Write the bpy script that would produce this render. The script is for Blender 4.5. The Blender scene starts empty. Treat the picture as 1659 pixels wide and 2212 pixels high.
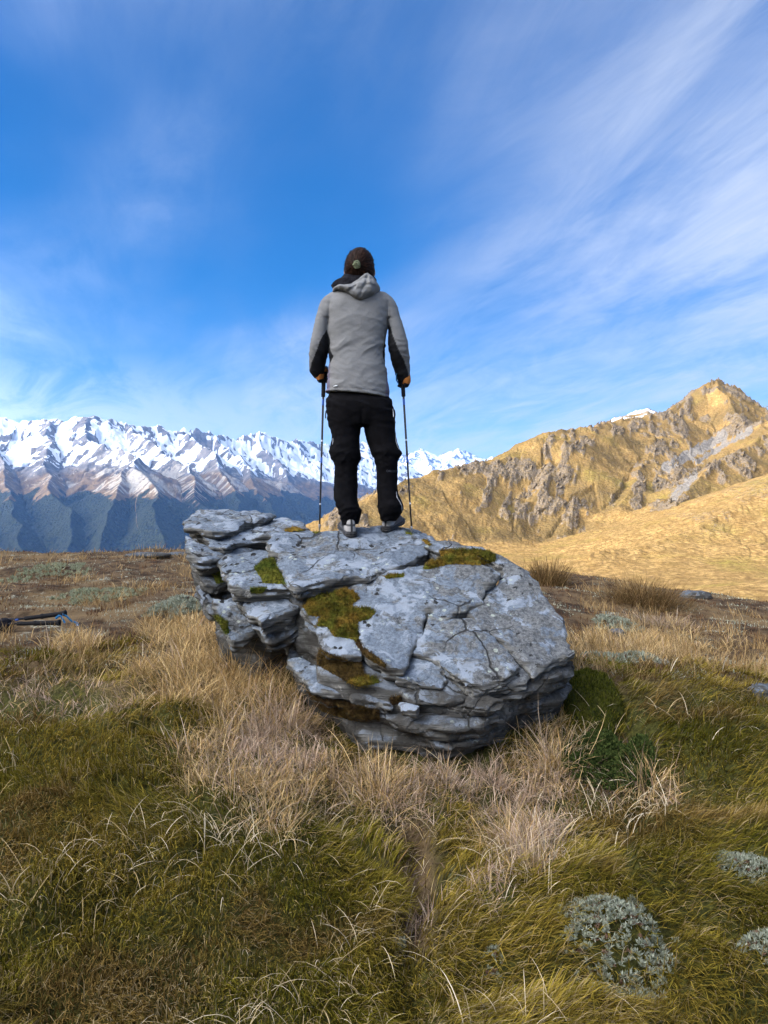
import bpy, bmesh, math, random
import numpy as np
from mathutils import Vector, Matrix
from mathutils.bvhtree import BVHTree

# ------------------------------------------------------------------ camera, sky, sun, exposure
scene = bpy.context.scene
COL = scene.collection
F = 1600.0            # focal length in units of a 1659 x 2212 picture
CU, CV = 829.5, 1106.0
CAMZ = 1.2
cam_d = bpy.data.cameras.new('camera')
cam = bpy.data.objects.new('camera', cam_d)
COL.objects.link(cam)
cam.location = (0, 0, CAMZ)
cam.rotation_euler = (math.radians(90), 0, 0)
cam_d.sensor_fit = 'HORIZONTAL'
cam_d.sensor_width = 36.0
cam_d.lens = 36.0 * F / 1659.0
cam_d.clip_start = 0.05
cam_d.clip_end = 60000
scene.camera = cam

SUN_EL = math.radians(20.0)
SD = Vector((0.955, 0.295, 0)).normalized()          # horizontal direction the light travels
to_sun = Vector((-SD.x * math.cos(SUN_EL), -SD.y * math.cos(SUN_EL), math.sin(SUN_EL)))
sun_d = bpy.data.lights.new('sun', 'SUN')
sun_d.energy = 2.8
sun_d.angle = math.radians(0.55)
sun_d.color = (1.0, 0.92, 0.82)
sun = bpy.data.objects.new('sun', sun_d)
COL.objects.link(sun)
sun.rotation_euler = to_sun.to_track_quat('Z', 'Y').to_euler()
sun.location = (-200, -100, 300)

scene.view_settings.view_transform = 'Standard'
scene.view_settings.look = 'None'
scene.view_settings.gamma = 1.0
scene.view_settings.exposure = 0.80
scene.view_settings.use_curve_mapping = False
scene.cycles.use_denoising = True
scene.cycles.max_bounces = 6
scene.cycles.diffuse_bounces = 3
scene.cycles.glossy_bounces = 2
scene.cycles.volume_bounces = 0
scene.cycles.caustics_reflective = False
scene.cycles.caustics_refractive = False

world = bpy.data.worlds.new('World')
scene.world = world
world.use_nodes = True


class NT:
    """small node-tree writer"""
    def __init__(self, tree):
        self.t = tree
        self.n = tree.nodes
        self.l = tree.links

    def node(self, typ, **kw):
        nd = self.n.new(typ)
        for k, v in kw.items():
            setattr(nd, k, v)
        return nd

    def set(self, sock, v):
        if isinstance(v, bpy.types.NodeSocket):
            self.l.new(v, sock)
        elif v is not None:
            if hasattr(sock.default_value, '__len__') and not hasattr(v, '__len__'):
                v = [v] * len(sock.default_value)
            if hasattr(sock.default_value, '__len__') and len(sock.default_value) == 4 and len(v) == 3:
                v = tuple(v) + (1.0,)
            sock.default_value = v

    def math(self, op, a, b=None, c=None, clamp=False):
        nd = self.node('ShaderNodeMath', operation=op, use_clamp=clamp)
        self.set(nd.inputs[0], a)
        if b is not None:
            self.set(nd.inputs[1], b)
        if c is not None:
            self.set(nd.inputs[2], c)
        return nd.outputs[0]

    def vmath(self, op, a, b=None):
        nd = self.node('ShaderNodeVectorMath', operation=op)
        self.set(nd.inputs[0], a)
        if b is not None:
            self.set(nd.inputs[3 if op == 'SCALE' else 1], b)
        return nd.outputs[1] if op in ('LENGTH', 'DOT_PRODUCT') else nd.outputs[0]

    def ramp(self, fac, lo, hi, a=0.0, b=1.0, smooth=True):
        nd = self.node('ShaderNodeMapRange', clamp=True)
        nd.interpolation_type = 'SMOOTHSTEP' if smooth else 'LINEAR'
        self.set(nd.inputs[0], fac)
        nd.inputs[1].default_value = lo
        nd.inputs[2].default_value = hi
        nd.inputs[3].default_value = a
        nd.inputs[4].default_value = b
        return nd.outputs[0]

    def mix(self, fac, a, b, blend='MIX'):
        nd = self.node('ShaderNodeMix', data_type='RGBA', blend_type=blend)
        self.set(nd.inputs[0], fac)
        self.set(nd.inputs[6], a)
        self.set(nd.inputs[7], b)
        return nd.outputs[2]

    def noise(self, vec, scale, detail=4, rough=0.55, dist=0.0, dim='3D', lac=2.0):
        nd = self.node('ShaderNodeTexNoise', noise_dimensions=dim)
        if vec is not None:
            self.l.new(vec, nd.inputs['Vector'])
        nd.inputs['Scale'].default_value = scale
        nd.inputs['Detail'].default_value = detail
        nd.inputs['Roughness'].default_value = rough
        nd.inputs['Lacunarity'].default_value = lac
        nd.inputs['Distortion'].default_value = dist
        return nd.outputs[0]

    def node_noise_color(self, vec, scale):
        nd = self.node('ShaderNodeTexNoise')
        self.l.new(vec, nd.inputs['Vector'])
        nd.inputs['Scale'].default_value = scale
        nd.inputs['Detail'].default_value = 4
        return self.vmath('SUBTRACT', nd.outputs[1], (0.5, 0.5, 0.5))

    def voronoi(self, vec, scale, feature='F1', rand=1.0, out=0):
        nd = self.node('ShaderNodeTexVoronoi', feature=feature)
        if vec is not None:
            self.l.new(vec, nd.inputs['Vector'])
        nd.inputs['Scale'].default_value = scale
        nd.inputs['Randomness'].default_value = rand
        return nd.outputs[out]

    def mapping(self, vec, loc=(0, 0, 0), rot=(0, 0, 0), scale=(1, 1, 1)):
        nd = self.node('ShaderNodeMapping')
        self.l.new(vec, nd.inputs[0])
        nd.inputs[1].default_value = loc
        nd.inputs[2].default_value = rot
        nd.inputs[3].default_value = scale
        return nd.outputs[0]

    def attr(self, name, out=0):
        nd = self.node('ShaderNodeAttribute', attribute_name=name)
        return nd.outputs[out]

    def sep(self, col):
        nd = self.node('ShaderNodeSeparateColor')
        self.l.new(col, nd.inputs[0])
        return nd.outputs

    def bump(self, height, strength, dist, normal=None):
        nd = self.node('ShaderNodeBump')
        nd.inputs['Strength'].default_value = strength
        nd.inputs['Distance'].default_value = dist
        self.l.new(height, nd.inputs['Height'])
        if normal is not None:
            self.l.new(normal, nd.inputs['Normal'])
        return nd.outputs[0]


def new_mat(name, rough=0.9, spec=0.2):
    m = bpy.data.materials.new(name)
    m.use_nodes = True
    t = NT(m.node_tree)
    b = m.node_tree.nodes['Principled BSDF']
    b.inputs['Roughness'].default_value = rough
    b.inputs['Specular IOR Level'].default_value = spec
    return m, t, b


def simple_mat(name, col, rough=0.8, spec=0.3, var=0.25, scale=40.0, bump=0.0, bscale=300.0, metal=0.0):
    m, t, b = new_mat(name, rough, spec)
    pos = t.node('ShaderNodeTexCoord').outputs['Object']
    n = t.noise(pos, scale, 4, 0.6)
    lo = tuple(c * (1 - var) for c in col)
    hi = tuple(min(1, c * (1 + var)) for c in col)
    t.set(b.inputs['Base Color'], t.mix(t.ramp(n, 0.3, 0.7), lo, hi))
    b.inputs['Metallic'].default_value = metal
    if bump > 0:
        t.set(b.inputs['Normal'], t.bump(t.noise(pos, bscale, 3, 0.6), 0.5, bump))
    return m


WIND = -110


def build_world():
    t = NT(world.node_tree)
    bg = world.node_tree.nodes['Background']
    sky = t.node('ShaderNodeTexSky', sky_type='NISHITA')
    sky.sun_disc = False
    sky.sun_elevation = SUN_EL
    sky.sun_rotation = math.atan2(to_sun.x, to_sun.y)
    sky.altitude = 1500
    sky.air_density = 1.0
    sky.dust_density = 0.9
    sky.ozone_density = 2.2
    hs = t.node('ShaderNodeHueSaturation')
    hs.inputs['Saturation'].default_value = 1.75
    hs.inputs['Value'].default_value = 0.96
    gm = t.node('ShaderNodeGamma')
    t.l.new(sky.outputs[0], gm.inputs[0])
    gm.inputs[1].default_value = 0.84
    hs.inputs['Hue'].default_value = 0.513
    t.l.new(gm.outputs[0], hs.inputs['Color'])
    d = t.node('ShaderNodeTexCoord').outputs['Generated']
    sx = t.node('ShaderNodeSeparateXYZ')
    t.l.new(d, sx.inputs[0])
    X, Y, Z = sx.outputs
    zz = t.math('ADD', t.math('MAXIMUM', Z, 0.0), 0.10)
    px = t.math('DIVIDE', X, zz)
    py = t.math('DIVIDE', Y, zz)
    cx = t.node('ShaderNodeCombineXYZ')
    t.set(cx.inputs[0], px)
    t.set(cx.inputs[1], py)
    P = cx.outputs[0]
    # a veil of cirrus drawn out along the wind, with finer fibres in it
    Q = t.mapping(P, rot=(0, 0, math.radians(WIND)))
    m1 = t.mapping(Q, loc=(11.9, 4.4, 0), scale=(0.30, 0.55, 1))
    m2 = t.mapping(Q, loc=(9.1, 2.6, 0), scale=(0.65, 1.6, 1))
    m3 = t.mapping(Q, loc=(1.3, 5.4, 0), scale=(1.7, 5.0, 1))
    n1 = t.noise(m1, 1.0, 4, 0.5, 0.35)
    n2 = t.noise(m2, 1.2, 8, 0.62, 0.8)
    n3 = t.noise(m3, 1.0, 8, 0.66, 0.8)
    # the veil thickens right and low down; extra cover behind the camera adds fill
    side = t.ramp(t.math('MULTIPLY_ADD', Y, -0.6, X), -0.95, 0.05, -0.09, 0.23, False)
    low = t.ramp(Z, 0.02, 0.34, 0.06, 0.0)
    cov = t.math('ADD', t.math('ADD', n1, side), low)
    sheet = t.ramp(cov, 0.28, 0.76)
    fib = t.math('ADD', t.math('MULTIPLY', t.ramp(n2, 0.32, 0.70), 0.70), t.math('MULTIPLY', t.ramp(n3, 0.34, 0.66), 0.30))
    m = t.math('MULTIPLY', sheet, t.math('ADD', t.math('MULTIPLY', fib, 0.72), 0.22))
    band = t.math('MULTIPLY', t.ramp(Z, 0.24, 0.09), t.ramp(n2, 0.34, 0.60, 0.16, 0.66))
    m = t.math('MINIMUM', t.math('MAXIMUM', m, band), 0.9)
    # forward-scatter glow, boosted so the unseen veil near the sun fills the shaded foreground
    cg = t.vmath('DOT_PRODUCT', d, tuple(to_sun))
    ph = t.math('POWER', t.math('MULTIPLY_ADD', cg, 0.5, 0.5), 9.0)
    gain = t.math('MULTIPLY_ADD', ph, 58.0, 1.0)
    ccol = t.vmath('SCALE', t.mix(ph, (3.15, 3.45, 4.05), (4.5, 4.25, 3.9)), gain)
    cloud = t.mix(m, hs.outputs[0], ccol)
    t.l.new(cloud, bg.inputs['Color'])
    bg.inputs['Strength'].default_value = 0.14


build_world()

# ------------------------------------------------------------------ helpers


def pw(u, v, y):
    """a point of the place: where the line of sight through (u, v) is y metres ahead"""
    return np.array([(u - CU) / F * y, y, CAMZ - (v - CV) / F * y])


def pl(pts):
    return np.array([pw(*p) for p in pts])


_rng = np.random.RandomState(7)
_perm = _rng.permutation(256).astype(np.int32)
_perm = np.concatenate([_perm, _perm, _perm])
_g3 = _rng.normal(size=(256, 3)).astype(np.float32)
_g3 /= np.linalg.norm(_g3, axis=1)[:, None]


from concurrent.futures import ThreadPoolExecutor
_pool = ThreadPoolExecutor(4)
_gx, _gy, _gz = [np.ascontiguousarray(_g3[:, i] * 1.5) for i in range(3)]


def _perlin1(x, y, z):
    xi = np.floor(x); yi = np.floor(y); zi = np.floor(z)
    fx = (x - xi).astype(np.float32); fy = (y - yi).astype(np.float32); fz = (z - zi).astype(np.float32)
    xi = xi.astype(np.int32) & 255; yi = yi.astype(np.int32) & 255; zi = zi.astype(np.int32) & 255
    u = fx * fx * fx * (fx * (fx * 6 - 15) + 10)
    v = fy * fy * fy * (fy * (fy * 6 - 15) + 10)
    w = fz * fz * fz * (fz * (fz * 6 - 15) + 10)
    r = np.zeros(len(x), np.float32)
    for dx in (0, 1):
        a = _perm[xi + dx]
        wx = u if dx else 1 - u
        for dy in (0, 1):
            b = _perm[a + yi + dy]
            wxy = wx * (v if dy else 1 - v)
            for dz in (0, 1):
                h = _perm[b + zi + dz]
                r += wxy * (w if dz else 1 - w) * (_gx[h] * (fx - dx) + _gy[h] * (fy - dy) + _gz[h] * (fz - dz))
    return r


def perlin(x, y, z=0.0):
    x, y, z = np.broadcast_arrays(np.asarray(x, np.float64), np.asarray(y, np.float64), np.asarray(z, np.float64))
    sh = x.shape
    x = x.ravel(); y = y.ravel(); z = z.ravel()
    n = len(x)
    if n < 20000:
        return _perlin1(x, y, z).reshape(sh)
    st = 16384
    parts = list(_pool.map(lambda i: _perlin1(x[i:i + st], y[i:i + st], z[i:i + st]), range(0, n, st)))
    return np.concatenate(parts).reshape(sh)


def fbm(x, y, z=0.0, o=4, gain=0.5, lac=2.03):
    r = 0; a = 1.0; f = 1.0; s = 0
    for i in range(o):
        r = r + a * perlin(x * f + 13.7 * i, y * f + 5.1 * i, z * f + 3.3 * i)
        s += a; a *= gain; f *= lac
    return r / s * 1.6


def ridged(x, y, z=0.0, o=4, gain=0.5, lac=2.07):
    r = 0; a = 1.0; f = 1.0; s = 0
    for i in range(o):
        n = 1 - np.abs(perlin(x * f + 7.7 * i, y * f + 9.1 * i, z * f + 1.3 * i)) * 1.6
        r = r + a * n * n * np.sign(n)
        s += a; a *= gain; f *= lac
    return r / s


def sstep(a, b, x):
    t = np.clip((x - a) / (b - a), 0, 1)
    return t * t * (3 - 2 * t)


def mesh_np(name, verts, faces, mat=None, smooth=True, attrs=None, uvattr=None):
    """verts (n,3); faces: list of int arrays (each (m,k)); attrs: {name: (n,4)}"""
    me = bpy.data.meshes.new(name)
    verts = np.ascontiguousarray(verts, np.float32)
    me.vertices.add(len(verts))
    me.vertices.foreach_set('co', verts.ravel())
    if not isinstance(faces, (list, tuple)):
        faces = [faces]
    loops = np.concatenate([f.ravel() for f in faces]).astype(np.int32)
    tot = np.concatenate([np.full(len(f), f.shape[1]) for f in faces])
    start = np.concatenate([[0], np.cumsum(tot)[:-1]]).astype(np.int32)
    me.loops.add(len(loops))
    me.loops.foreach_set('vertex_index', loops)
    me.polygons.add(len(tot))
    me.polygons.foreach_set('loop_start', start)
    me.update(calc_edges=True)
    if smooth:
        me.polygons.foreach_set('use_smooth', np.ones(len(tot), bool))
    for k, a in (attrs or {}).items():
        at = me.attributes.new(k, 'FLOAT_COLOR', 'POINT')
        a = np.asarray(a, np.float32)
        if a.shape[1] == 3:
            a = np.concatenate([a, np.ones((len(a), 1), np.float32)], 1)
        at.data.foreach_set('color', np.ascontiguousarray(a).ravel())
    if mat is not None:
        me.materials.append(mat)
    me.update()
    return me


def add_obj(name, me, parent=None, **props):
    o = bpy.data.objects.new(name, me)
    COL.objects.link(o)
    if parent is not None:
        o.parent = parent
        o.matrix_parent_inverse = parent.matrix_world.inverted() if parent.type != 'EMPTY' else Matrix.Translation(parent.location).inverted()
    for k, v in props.items():
        o[k] = v
    return o


def thing(name, loc, label, category, group=None):
    o = bpy.data.objects.new(name, None)
    o.empty_display_size = 0.1
    COL.objects.link(o)
    o.location = loc
    o['label'] = label
    o['category'] = category
    if group:
        o['group'] = group
    return o


def grid_faces(nr, nc):
    i = np.arange(nr - 1)[:, None] * nc + np.arange(nc - 1)[None, :]
    return np.stack([i, i + 1, i + nc + 1, i + nc], -1).reshape(-1, 4)


def roof(X, Y, ridges, drop):
    """height of a massif made of crest lines: the highest of all crests minus its fall-off"""
    H = np.full(X.shape, -1e9); S = np.zeros(X.shape); D = np.zeros(X.shape); K = np.zeros(X.shape); SG = np.zeros(X.shape)
    for k, (pts, sl) in enumerate(ridges):
        s0 = 0.0
        for a, b in zip(pts[:-1], pts[1:]):
            ex, ey = b[0] - a[0], b[1] - a[1]
            L2 = ex * ex + ey * ey + 1e-9
            t = np.clip(((X - a[0]) * ex + (Y - a[1]) * ey) / L2, 0, 1)
            dx = X - (a[0] + t * ex); dy = Y - (a[1] + t * ey)
            d = np.sqrt(dx * dx + dy * dy)
            h = a[2] + t * (b[2] - a[2]) - drop(d, sl)
            m = h > H
            H = np.where(m, h, H)
            S = np.where(m, s0 + t * math.sqrt(L2), S)
            D = np.where(m, d, D)
            K = np.where(m, k, K)
            SG = np.where(m, np.sign(ex * dy - ey * dx), SG)
            s0 += math.sqrt(L2)
    return H, S, D, K, SG

# ------------------------------------------------------------------ foreground plateau
_gp = []
def _g(u, v, y, z=None):
    p = pw(u, v, y)
    if z is not None:
        p[2] = z
    _gp.append(p)
for a in [(-200, 2212, 1.85), (200, 2230, 1.85), (830, 2240, 1.80), (1300, 2212, 1.85), (1850, 2212, 1.85),
          (0, 1900, 2.40), (420, 1900, 2.36), (700, 1880, 2.42), (890, 1905, 2.55), (1100, 1880, 2.36), (1500, 1900, 2.32), (1800, 1900, 2.3),
          (0, 1620, 3.30), (330, 1600, 3.25), (560, 1640, 3.15), (800, 1680, 3.15), (1000, 1680, 3.2), (1300, 1660, 3.15), (1600, 1650, 3.05), (1800, 1640, 3.0),
          (-100, 1450, 4.4), (230, 1450, 4.3),
          (1240, 1485, 3.9), (1450, 1448, 4.3), (1600, 1470, 4.1), (1750, 1520, 3.9)]:
    _g(*a)
for x, y, z in [(-.9, 4.0, .30), (-.5, 3.6, .22), (0, 4.4, .25), (.5, 4.3, .27), (0, 6.5, .27), (-1.6, 5.5, .29),
                (-3.0, 6.0, .26), (-4, 9, .30), (-7, 13, .34), (-3, 13, .37), (0, 13, .30), (3, 6.2, .05), (2.0, 5.5, .16), (4.2, 8, -.03),
                (5.2, 10, 0.0), (3.4, 9, .06), (2.4, 11, .11), (3.2, 13, .10), (1.5, 9, .2), (6, 12, -.25), (8, 8, -.35), (4, 5, .02),
                (0, 0, -.28), (-2, 0, -.2), (2, 0, -.25), (0, -3, -.3), (-4, 2, .0), (4, 2, 0.0), (-8, 5, .2), (-8, -2, .4), (6, -2, -.3), (-12, 9, .3)]:
    _gp.append(np.array([x, y, z]))
_gp = np.array(_gp)


def _tps_k(d2):
    return 0.5 * d2 * np.log(d2 + 1e-9)


def _tps_fit(P):
    n = len(P)
    d2 = ((P[:, None, :2] - P[None, :, :2]) ** 2).sum(-1)
    A = np.zeros((n + 3, n + 3))
    A[:n, :n] = _tps_k(d2) + np.eye(n) * 0.02
    A[:n, n] = 1; A[:n, n + 1:] = P[:, :2]
    A[n, :n] = 1; A[n + 1:, :n] = P[:, :2].T
    return np.linalg.solve(A, np.concatenate([P[:, 2], [0, 0, 0]]))
_gw = _tps_fit(_gp)


def edge_fall(x, y):
    """metres beyond the rim of the plateau (positive outside)"""
    rim_y = np.interp(x, [-30, -12, -6, 0, 2.5, 5.0, 7.0, 12], [16, 15.2, 15.0, 15.0, 13.6, 11.2, 9.5, 4])
    rim_y = rim_y + 0.8 * perlin(x * 0.45, 3.3) + 0.35 * perlin(x * 1.7, 8.1)
    return y - rim_y


def ground_base(x, y):
    x = np.asarray(x, np.float64); y = np.asarray(y, np.float64)
    sh = x.shape
    x = x.ravel(); y = y.ravel()
    cx = np.clip(x, -13, 9); cy = np.clip(y, -4, 14)
    out = np.zeros(len(x))
    for i in range(0, len(x), 60000):
        s = slice(i, i + 60000)
        d2 = (cx[s, None] - _gp[None, :, 0]) ** 2 + (cy[s, None] - _gp[None, :, 1]) ** 2
        out[s] = _tps_k(d2) @ _gw[:-3] + _gw[-3] + cx[s] * _gw[-2] + cy[s] * _gw[-1]
    out = np.clip(out, -0.6, 0.6)
    e = edge_fall(x, y)
    out = out - 0.55 * np.maximum(e, 0) * sstep(0, 6, e)
    ex = np.maximum(x - 9, 0)
    out = out - 0.35 * ex
    # the ground climbs behind and to the far side towards the added shading rise
    return out.reshape(sh)


def _ground_z(x, y):
    z = ground_base(x, y)
    r = np.hypot(x, y)
    near = sstep(9.0, 3.0, r)
    z = z + 0.085 * fbm(x * 1.5, y * 1.5, 0.5, 3) * near + 0.03 * fbm(x * 4.0, y * 4.0, 2.5, 2) * near
    z = z - 0.075 * near * sstep(0.72, 1.0, 1 - 2.2 * np.abs(perlin(x * 1.25 + 0.3 * perlin(x * 4, y * 4, 2), y * 1.25, 9.3)))
    # the worn gap between the two front mounds
    gy = np.clip(y, 1.9, 2.9)
    gx = np.interp(gy, [1.9, 2.2, 2.5, 2.9], [0.03, 0.07, 0.12, 0.10])
    z = z - 0.12 * np.exp(-((x - gx) / 0.065) ** 2) * sstep(1.75, 2.1, y) * sstep(3.0, 2.75, y)
    z = z + 0.10 * fbm(x * 0.5, y * 0.5, 4.5, 3) * (1 - near) + 0.05 * fbm(x * 2.1, y * 2.1, 6.5, 3) * (1 - near)
    return z


_gs = 0.04
_gxs = np.arange(-12, 12 + _gs, _gs); _gys = np.arange(0.0, 18 + _gs, _gs)
_GZ = _ground_z(*np.meshgrid(_gxs, _gys, indexing='ij'))


def ground_z(x, y):
    x = np.asarray(x, float); y = np.asarray(y, float)
    fx = (x + 12) / _gs; fy = y / _gs
    ok = (fx >= 0) & (fy >= 0) & (fx < len(_gxs) - 1) & (fy < len(_gys) - 1)
    if not np.all(ok):
        out = np.array(_ground_z(np.where(ok, 0.0, x), np.where(ok, 1.0, y)))
    else:
        out = np.zeros(x.shape)
    i = np.clip(np.floor(fx), 0, len(_gxs) - 2).astype(int); j = np.clip(np.floor(fy), 0, len(_gys) - 2).astype(int)
    a = fx - i; b = fy - j
    z = (_GZ[i, j] * (1 - a) + _GZ[i + 1, j] * a) * (1 - b) + (_GZ[i, j + 1] * (1 - a) + _GZ[i + 1, j + 1] * a) * b
    return np.where(ok, z, out)


def to_uv(x, y, z):
    return CU + x / y * F, CV - (z - CAMZ) / y * F


def mat_ground():
    m, t, b = new_mat('peaty_ground', 0.95, 0.1)
    pos = t.node('ShaderNodeTexCoord').outputs['Object']
    n1 = t.noise(pos, 0.9, 5, 0.6)
    n2 = t.noise(pos, 5.0, 6, 0.65)
    n3 = t.noise(pos, 40.0, 5, 0.7)
    c = t.mix(t.ramp(n2, 0.35, 0.65), (0.030, 0.018, 0.010), (0.13, 0.085, 0.045))
    c = t.mix(t.ramp(n1, 0.48, 0.62), c, (0.16, 0.105, 0.05))
    c = t.mix(t.math('MULTIPLY', t.ramp(t.noise(pos, 2.3, 6, 0.7), 0.58, 0.66), t.ramp(n3, 0.42, 0.55)), c, (0.36, 0.36, 0.28))
    msk = t.sep(t.attr('mask'))
    c = t.mix(msk[0], c, t.mix(t.ramp(n3, 0.3, 0.7), (0.020, 0.022, 0.006), (0.085, 0.080, 0.018)))
    t.set(b.inputs['Base Color'], c)
    t.set(b.inputs['Normal'], t.bump(t.math('ADD', n3, t.math('MULTIPLY', n2, 2.0)), 0.9, 0.03))
    return m


def build_ground():
    # polar sheet all round the camera, fine in front
    az = np.concatenate([np.linspace(-180, -42, 40, endpoint=False), np.linspace(-42, 42, 240), np.linspace(42, 180, 40)[1:]])
    r = np.concatenate([np.geomspace(0.3, 1.5, 12, endpoint=False), np.geomspace(1.5, 18, 190, endpoint=False), np.geomspace(18, 45, 30)])
    A, R = np.meshgrid(np.radians(az), r)
    X = R * np.sin(A); Y = R * np.cos(A)
    Z = ground_z(X, Y)
    mask = np.zeros((X.size, 4)); mask[:, 3] = 1
    u, v = to_uv(X.ravel(), np.maximum(Y.ravel(), 0.3), Z.ravel())
    mask[:, 0] = sstep(1430, 1520, v + 40 * perlin(u * 0.01, v * 0.01)) * (Y.ravel() > 0)
    mask[:, 0] *= 1 - np.exp(-((u - 895) / 60.0) ** 2) * sstep(1740, 1800, v) * sstep(2100, 2030, v)
    me = mesh_np('ground', np.stack([X, Y, Z], -1).reshape(-1, 3), grid_faces(*X.shape), mat_ground(), attrs={'mask': mask})
    add_obj('ground', me, kind='structure', label='brown alpine plateau with grass and low plants', category='ground')


build_ground()


# ------------------------------------------------------------------ golden hill on the far side of the basin
def hill_ridges():
    R = []
    R.append((pl([(560, 1330, 235), (660, 1200, 243), (711, 1143, 250), (731, 1113, 256), (776, 1079, 262), (793, 1064, 266), (813, 1060, 270), (862, 1043, 282),
                  (892, 1028, 290), (935, 1011, 300), (995, 1004, 312), (1050, 991, 325), (1080, 988, 332), (1110, 971, 340), (1150, 956, 348),
                  (1165, 937, 352), (1180, 929, 355), (1230, 924, 368), (1255, 919, 376), (1295, 914, 390), (1330, 905, 405), (1380, 899, 420), (1435, 889, 440),
                  (1455, 882, 446)]), 0.60))
    R.append((pl([(1440, 889, 441), (1455, 882, 446), (1478, 870, 454), (1500, 857, 462), (1520, 835, 470), (1534, 822, 476), (1546, 815, 480)]), 0.80))
    R.append((pl([(1546, 813, 480), (1555, 828, 466), (1569, 854, 444), (1590, 893, 418), (1612, 915, 402)]), 1.0))
    R.append((pl([(1546, 814, 482), (1562, 821, 505), (1583, 830, 530), (1604, 848, 560), (1630, 872, 590), (1658, 908, 640)]), 1.15))
    # the steep far side of the summit, ruled between its two arms
    A1 = pl([(1546, 813, 480), (1555, 828, 466), (1569, 854, 444), (1590, 893, 418), (1612, 915, 402)])
    B1 = pl([(1546, 814, 482), (1570, 824, 512), (1595, 840, 546), (1626, 868, 585), (1658, 908, 640)])
    FILL = []
    for t_ in np.linspace(0.06, 1.0, 14):
        q = t_ * 4; i0 = min(3, int(q)); w_ = q - i0
        FILL.append((np.array([A1[i0] * (1 - w_) + A1[i0 + 1] * w_, B1[i0] * (1 - w_) + B1[i0 + 1] * w_]), 1.4))
    R.append((pl([(1622, 916, 403), (1640, 913, 392), (1659, 908, 380), (1720, 890, 370), (1850, 860, 360), (2100, 830, 350), (2500, 850, 330), (3000, 900, 300), (3600, 950, 260)]), 0.62))
    R.append((pl([(1655, 906, 382), (1650, 935, 350), (1590, 975, 318), (1540, 1003, 295), (1490, 1050, 270), (1455, 1085, 252), (1428, 1115, 240)]), 0.55))
    R.append((pl([(2900, 960, 190), (2300, 940, 230), (1900, 940, 240), (1750, 1000, 228), (1659, 1045, 214), (1590, 1085, 204), (1500, 1135, 190), (1400, 1172, 178), (1300, 1196, 170)]), 0.36))
    # knob with old snow behind the main crest
    R.append((pl([(1290, 925, 700), (1335, 893, 700), (1370, 885, 700), (1385, 876, 702), (1405, 880, 706), (1435, 889, 712), (1500, 900, 720)]), 0.8))
    # shoulders running down the face towards the basin
    R.append((pl([(1080, 989, 332), (1040, 1040, 312), (990, 1100, 288), (960, 1160, 270)]), 0.66))
    R.append((pl([(1180, 930, 355), (1190, 990, 326), (1170, 1050, 300), (1120, 1120, 276), (1090, 1170, 262)]), 0.66))
    R.append((pl([(1330, 906, 405), (1330, 960, 365), (1290, 1020, 325), (1250, 1080, 292), (1230, 1140, 268)]), 0.62))
    R.append((pl([(1455, 884, 445), (1430, 930, 400), (1400, 985, 350), (1370, 1040, 312), (1340, 1090, 282)]), 0.52))
    return R + FILL


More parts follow.
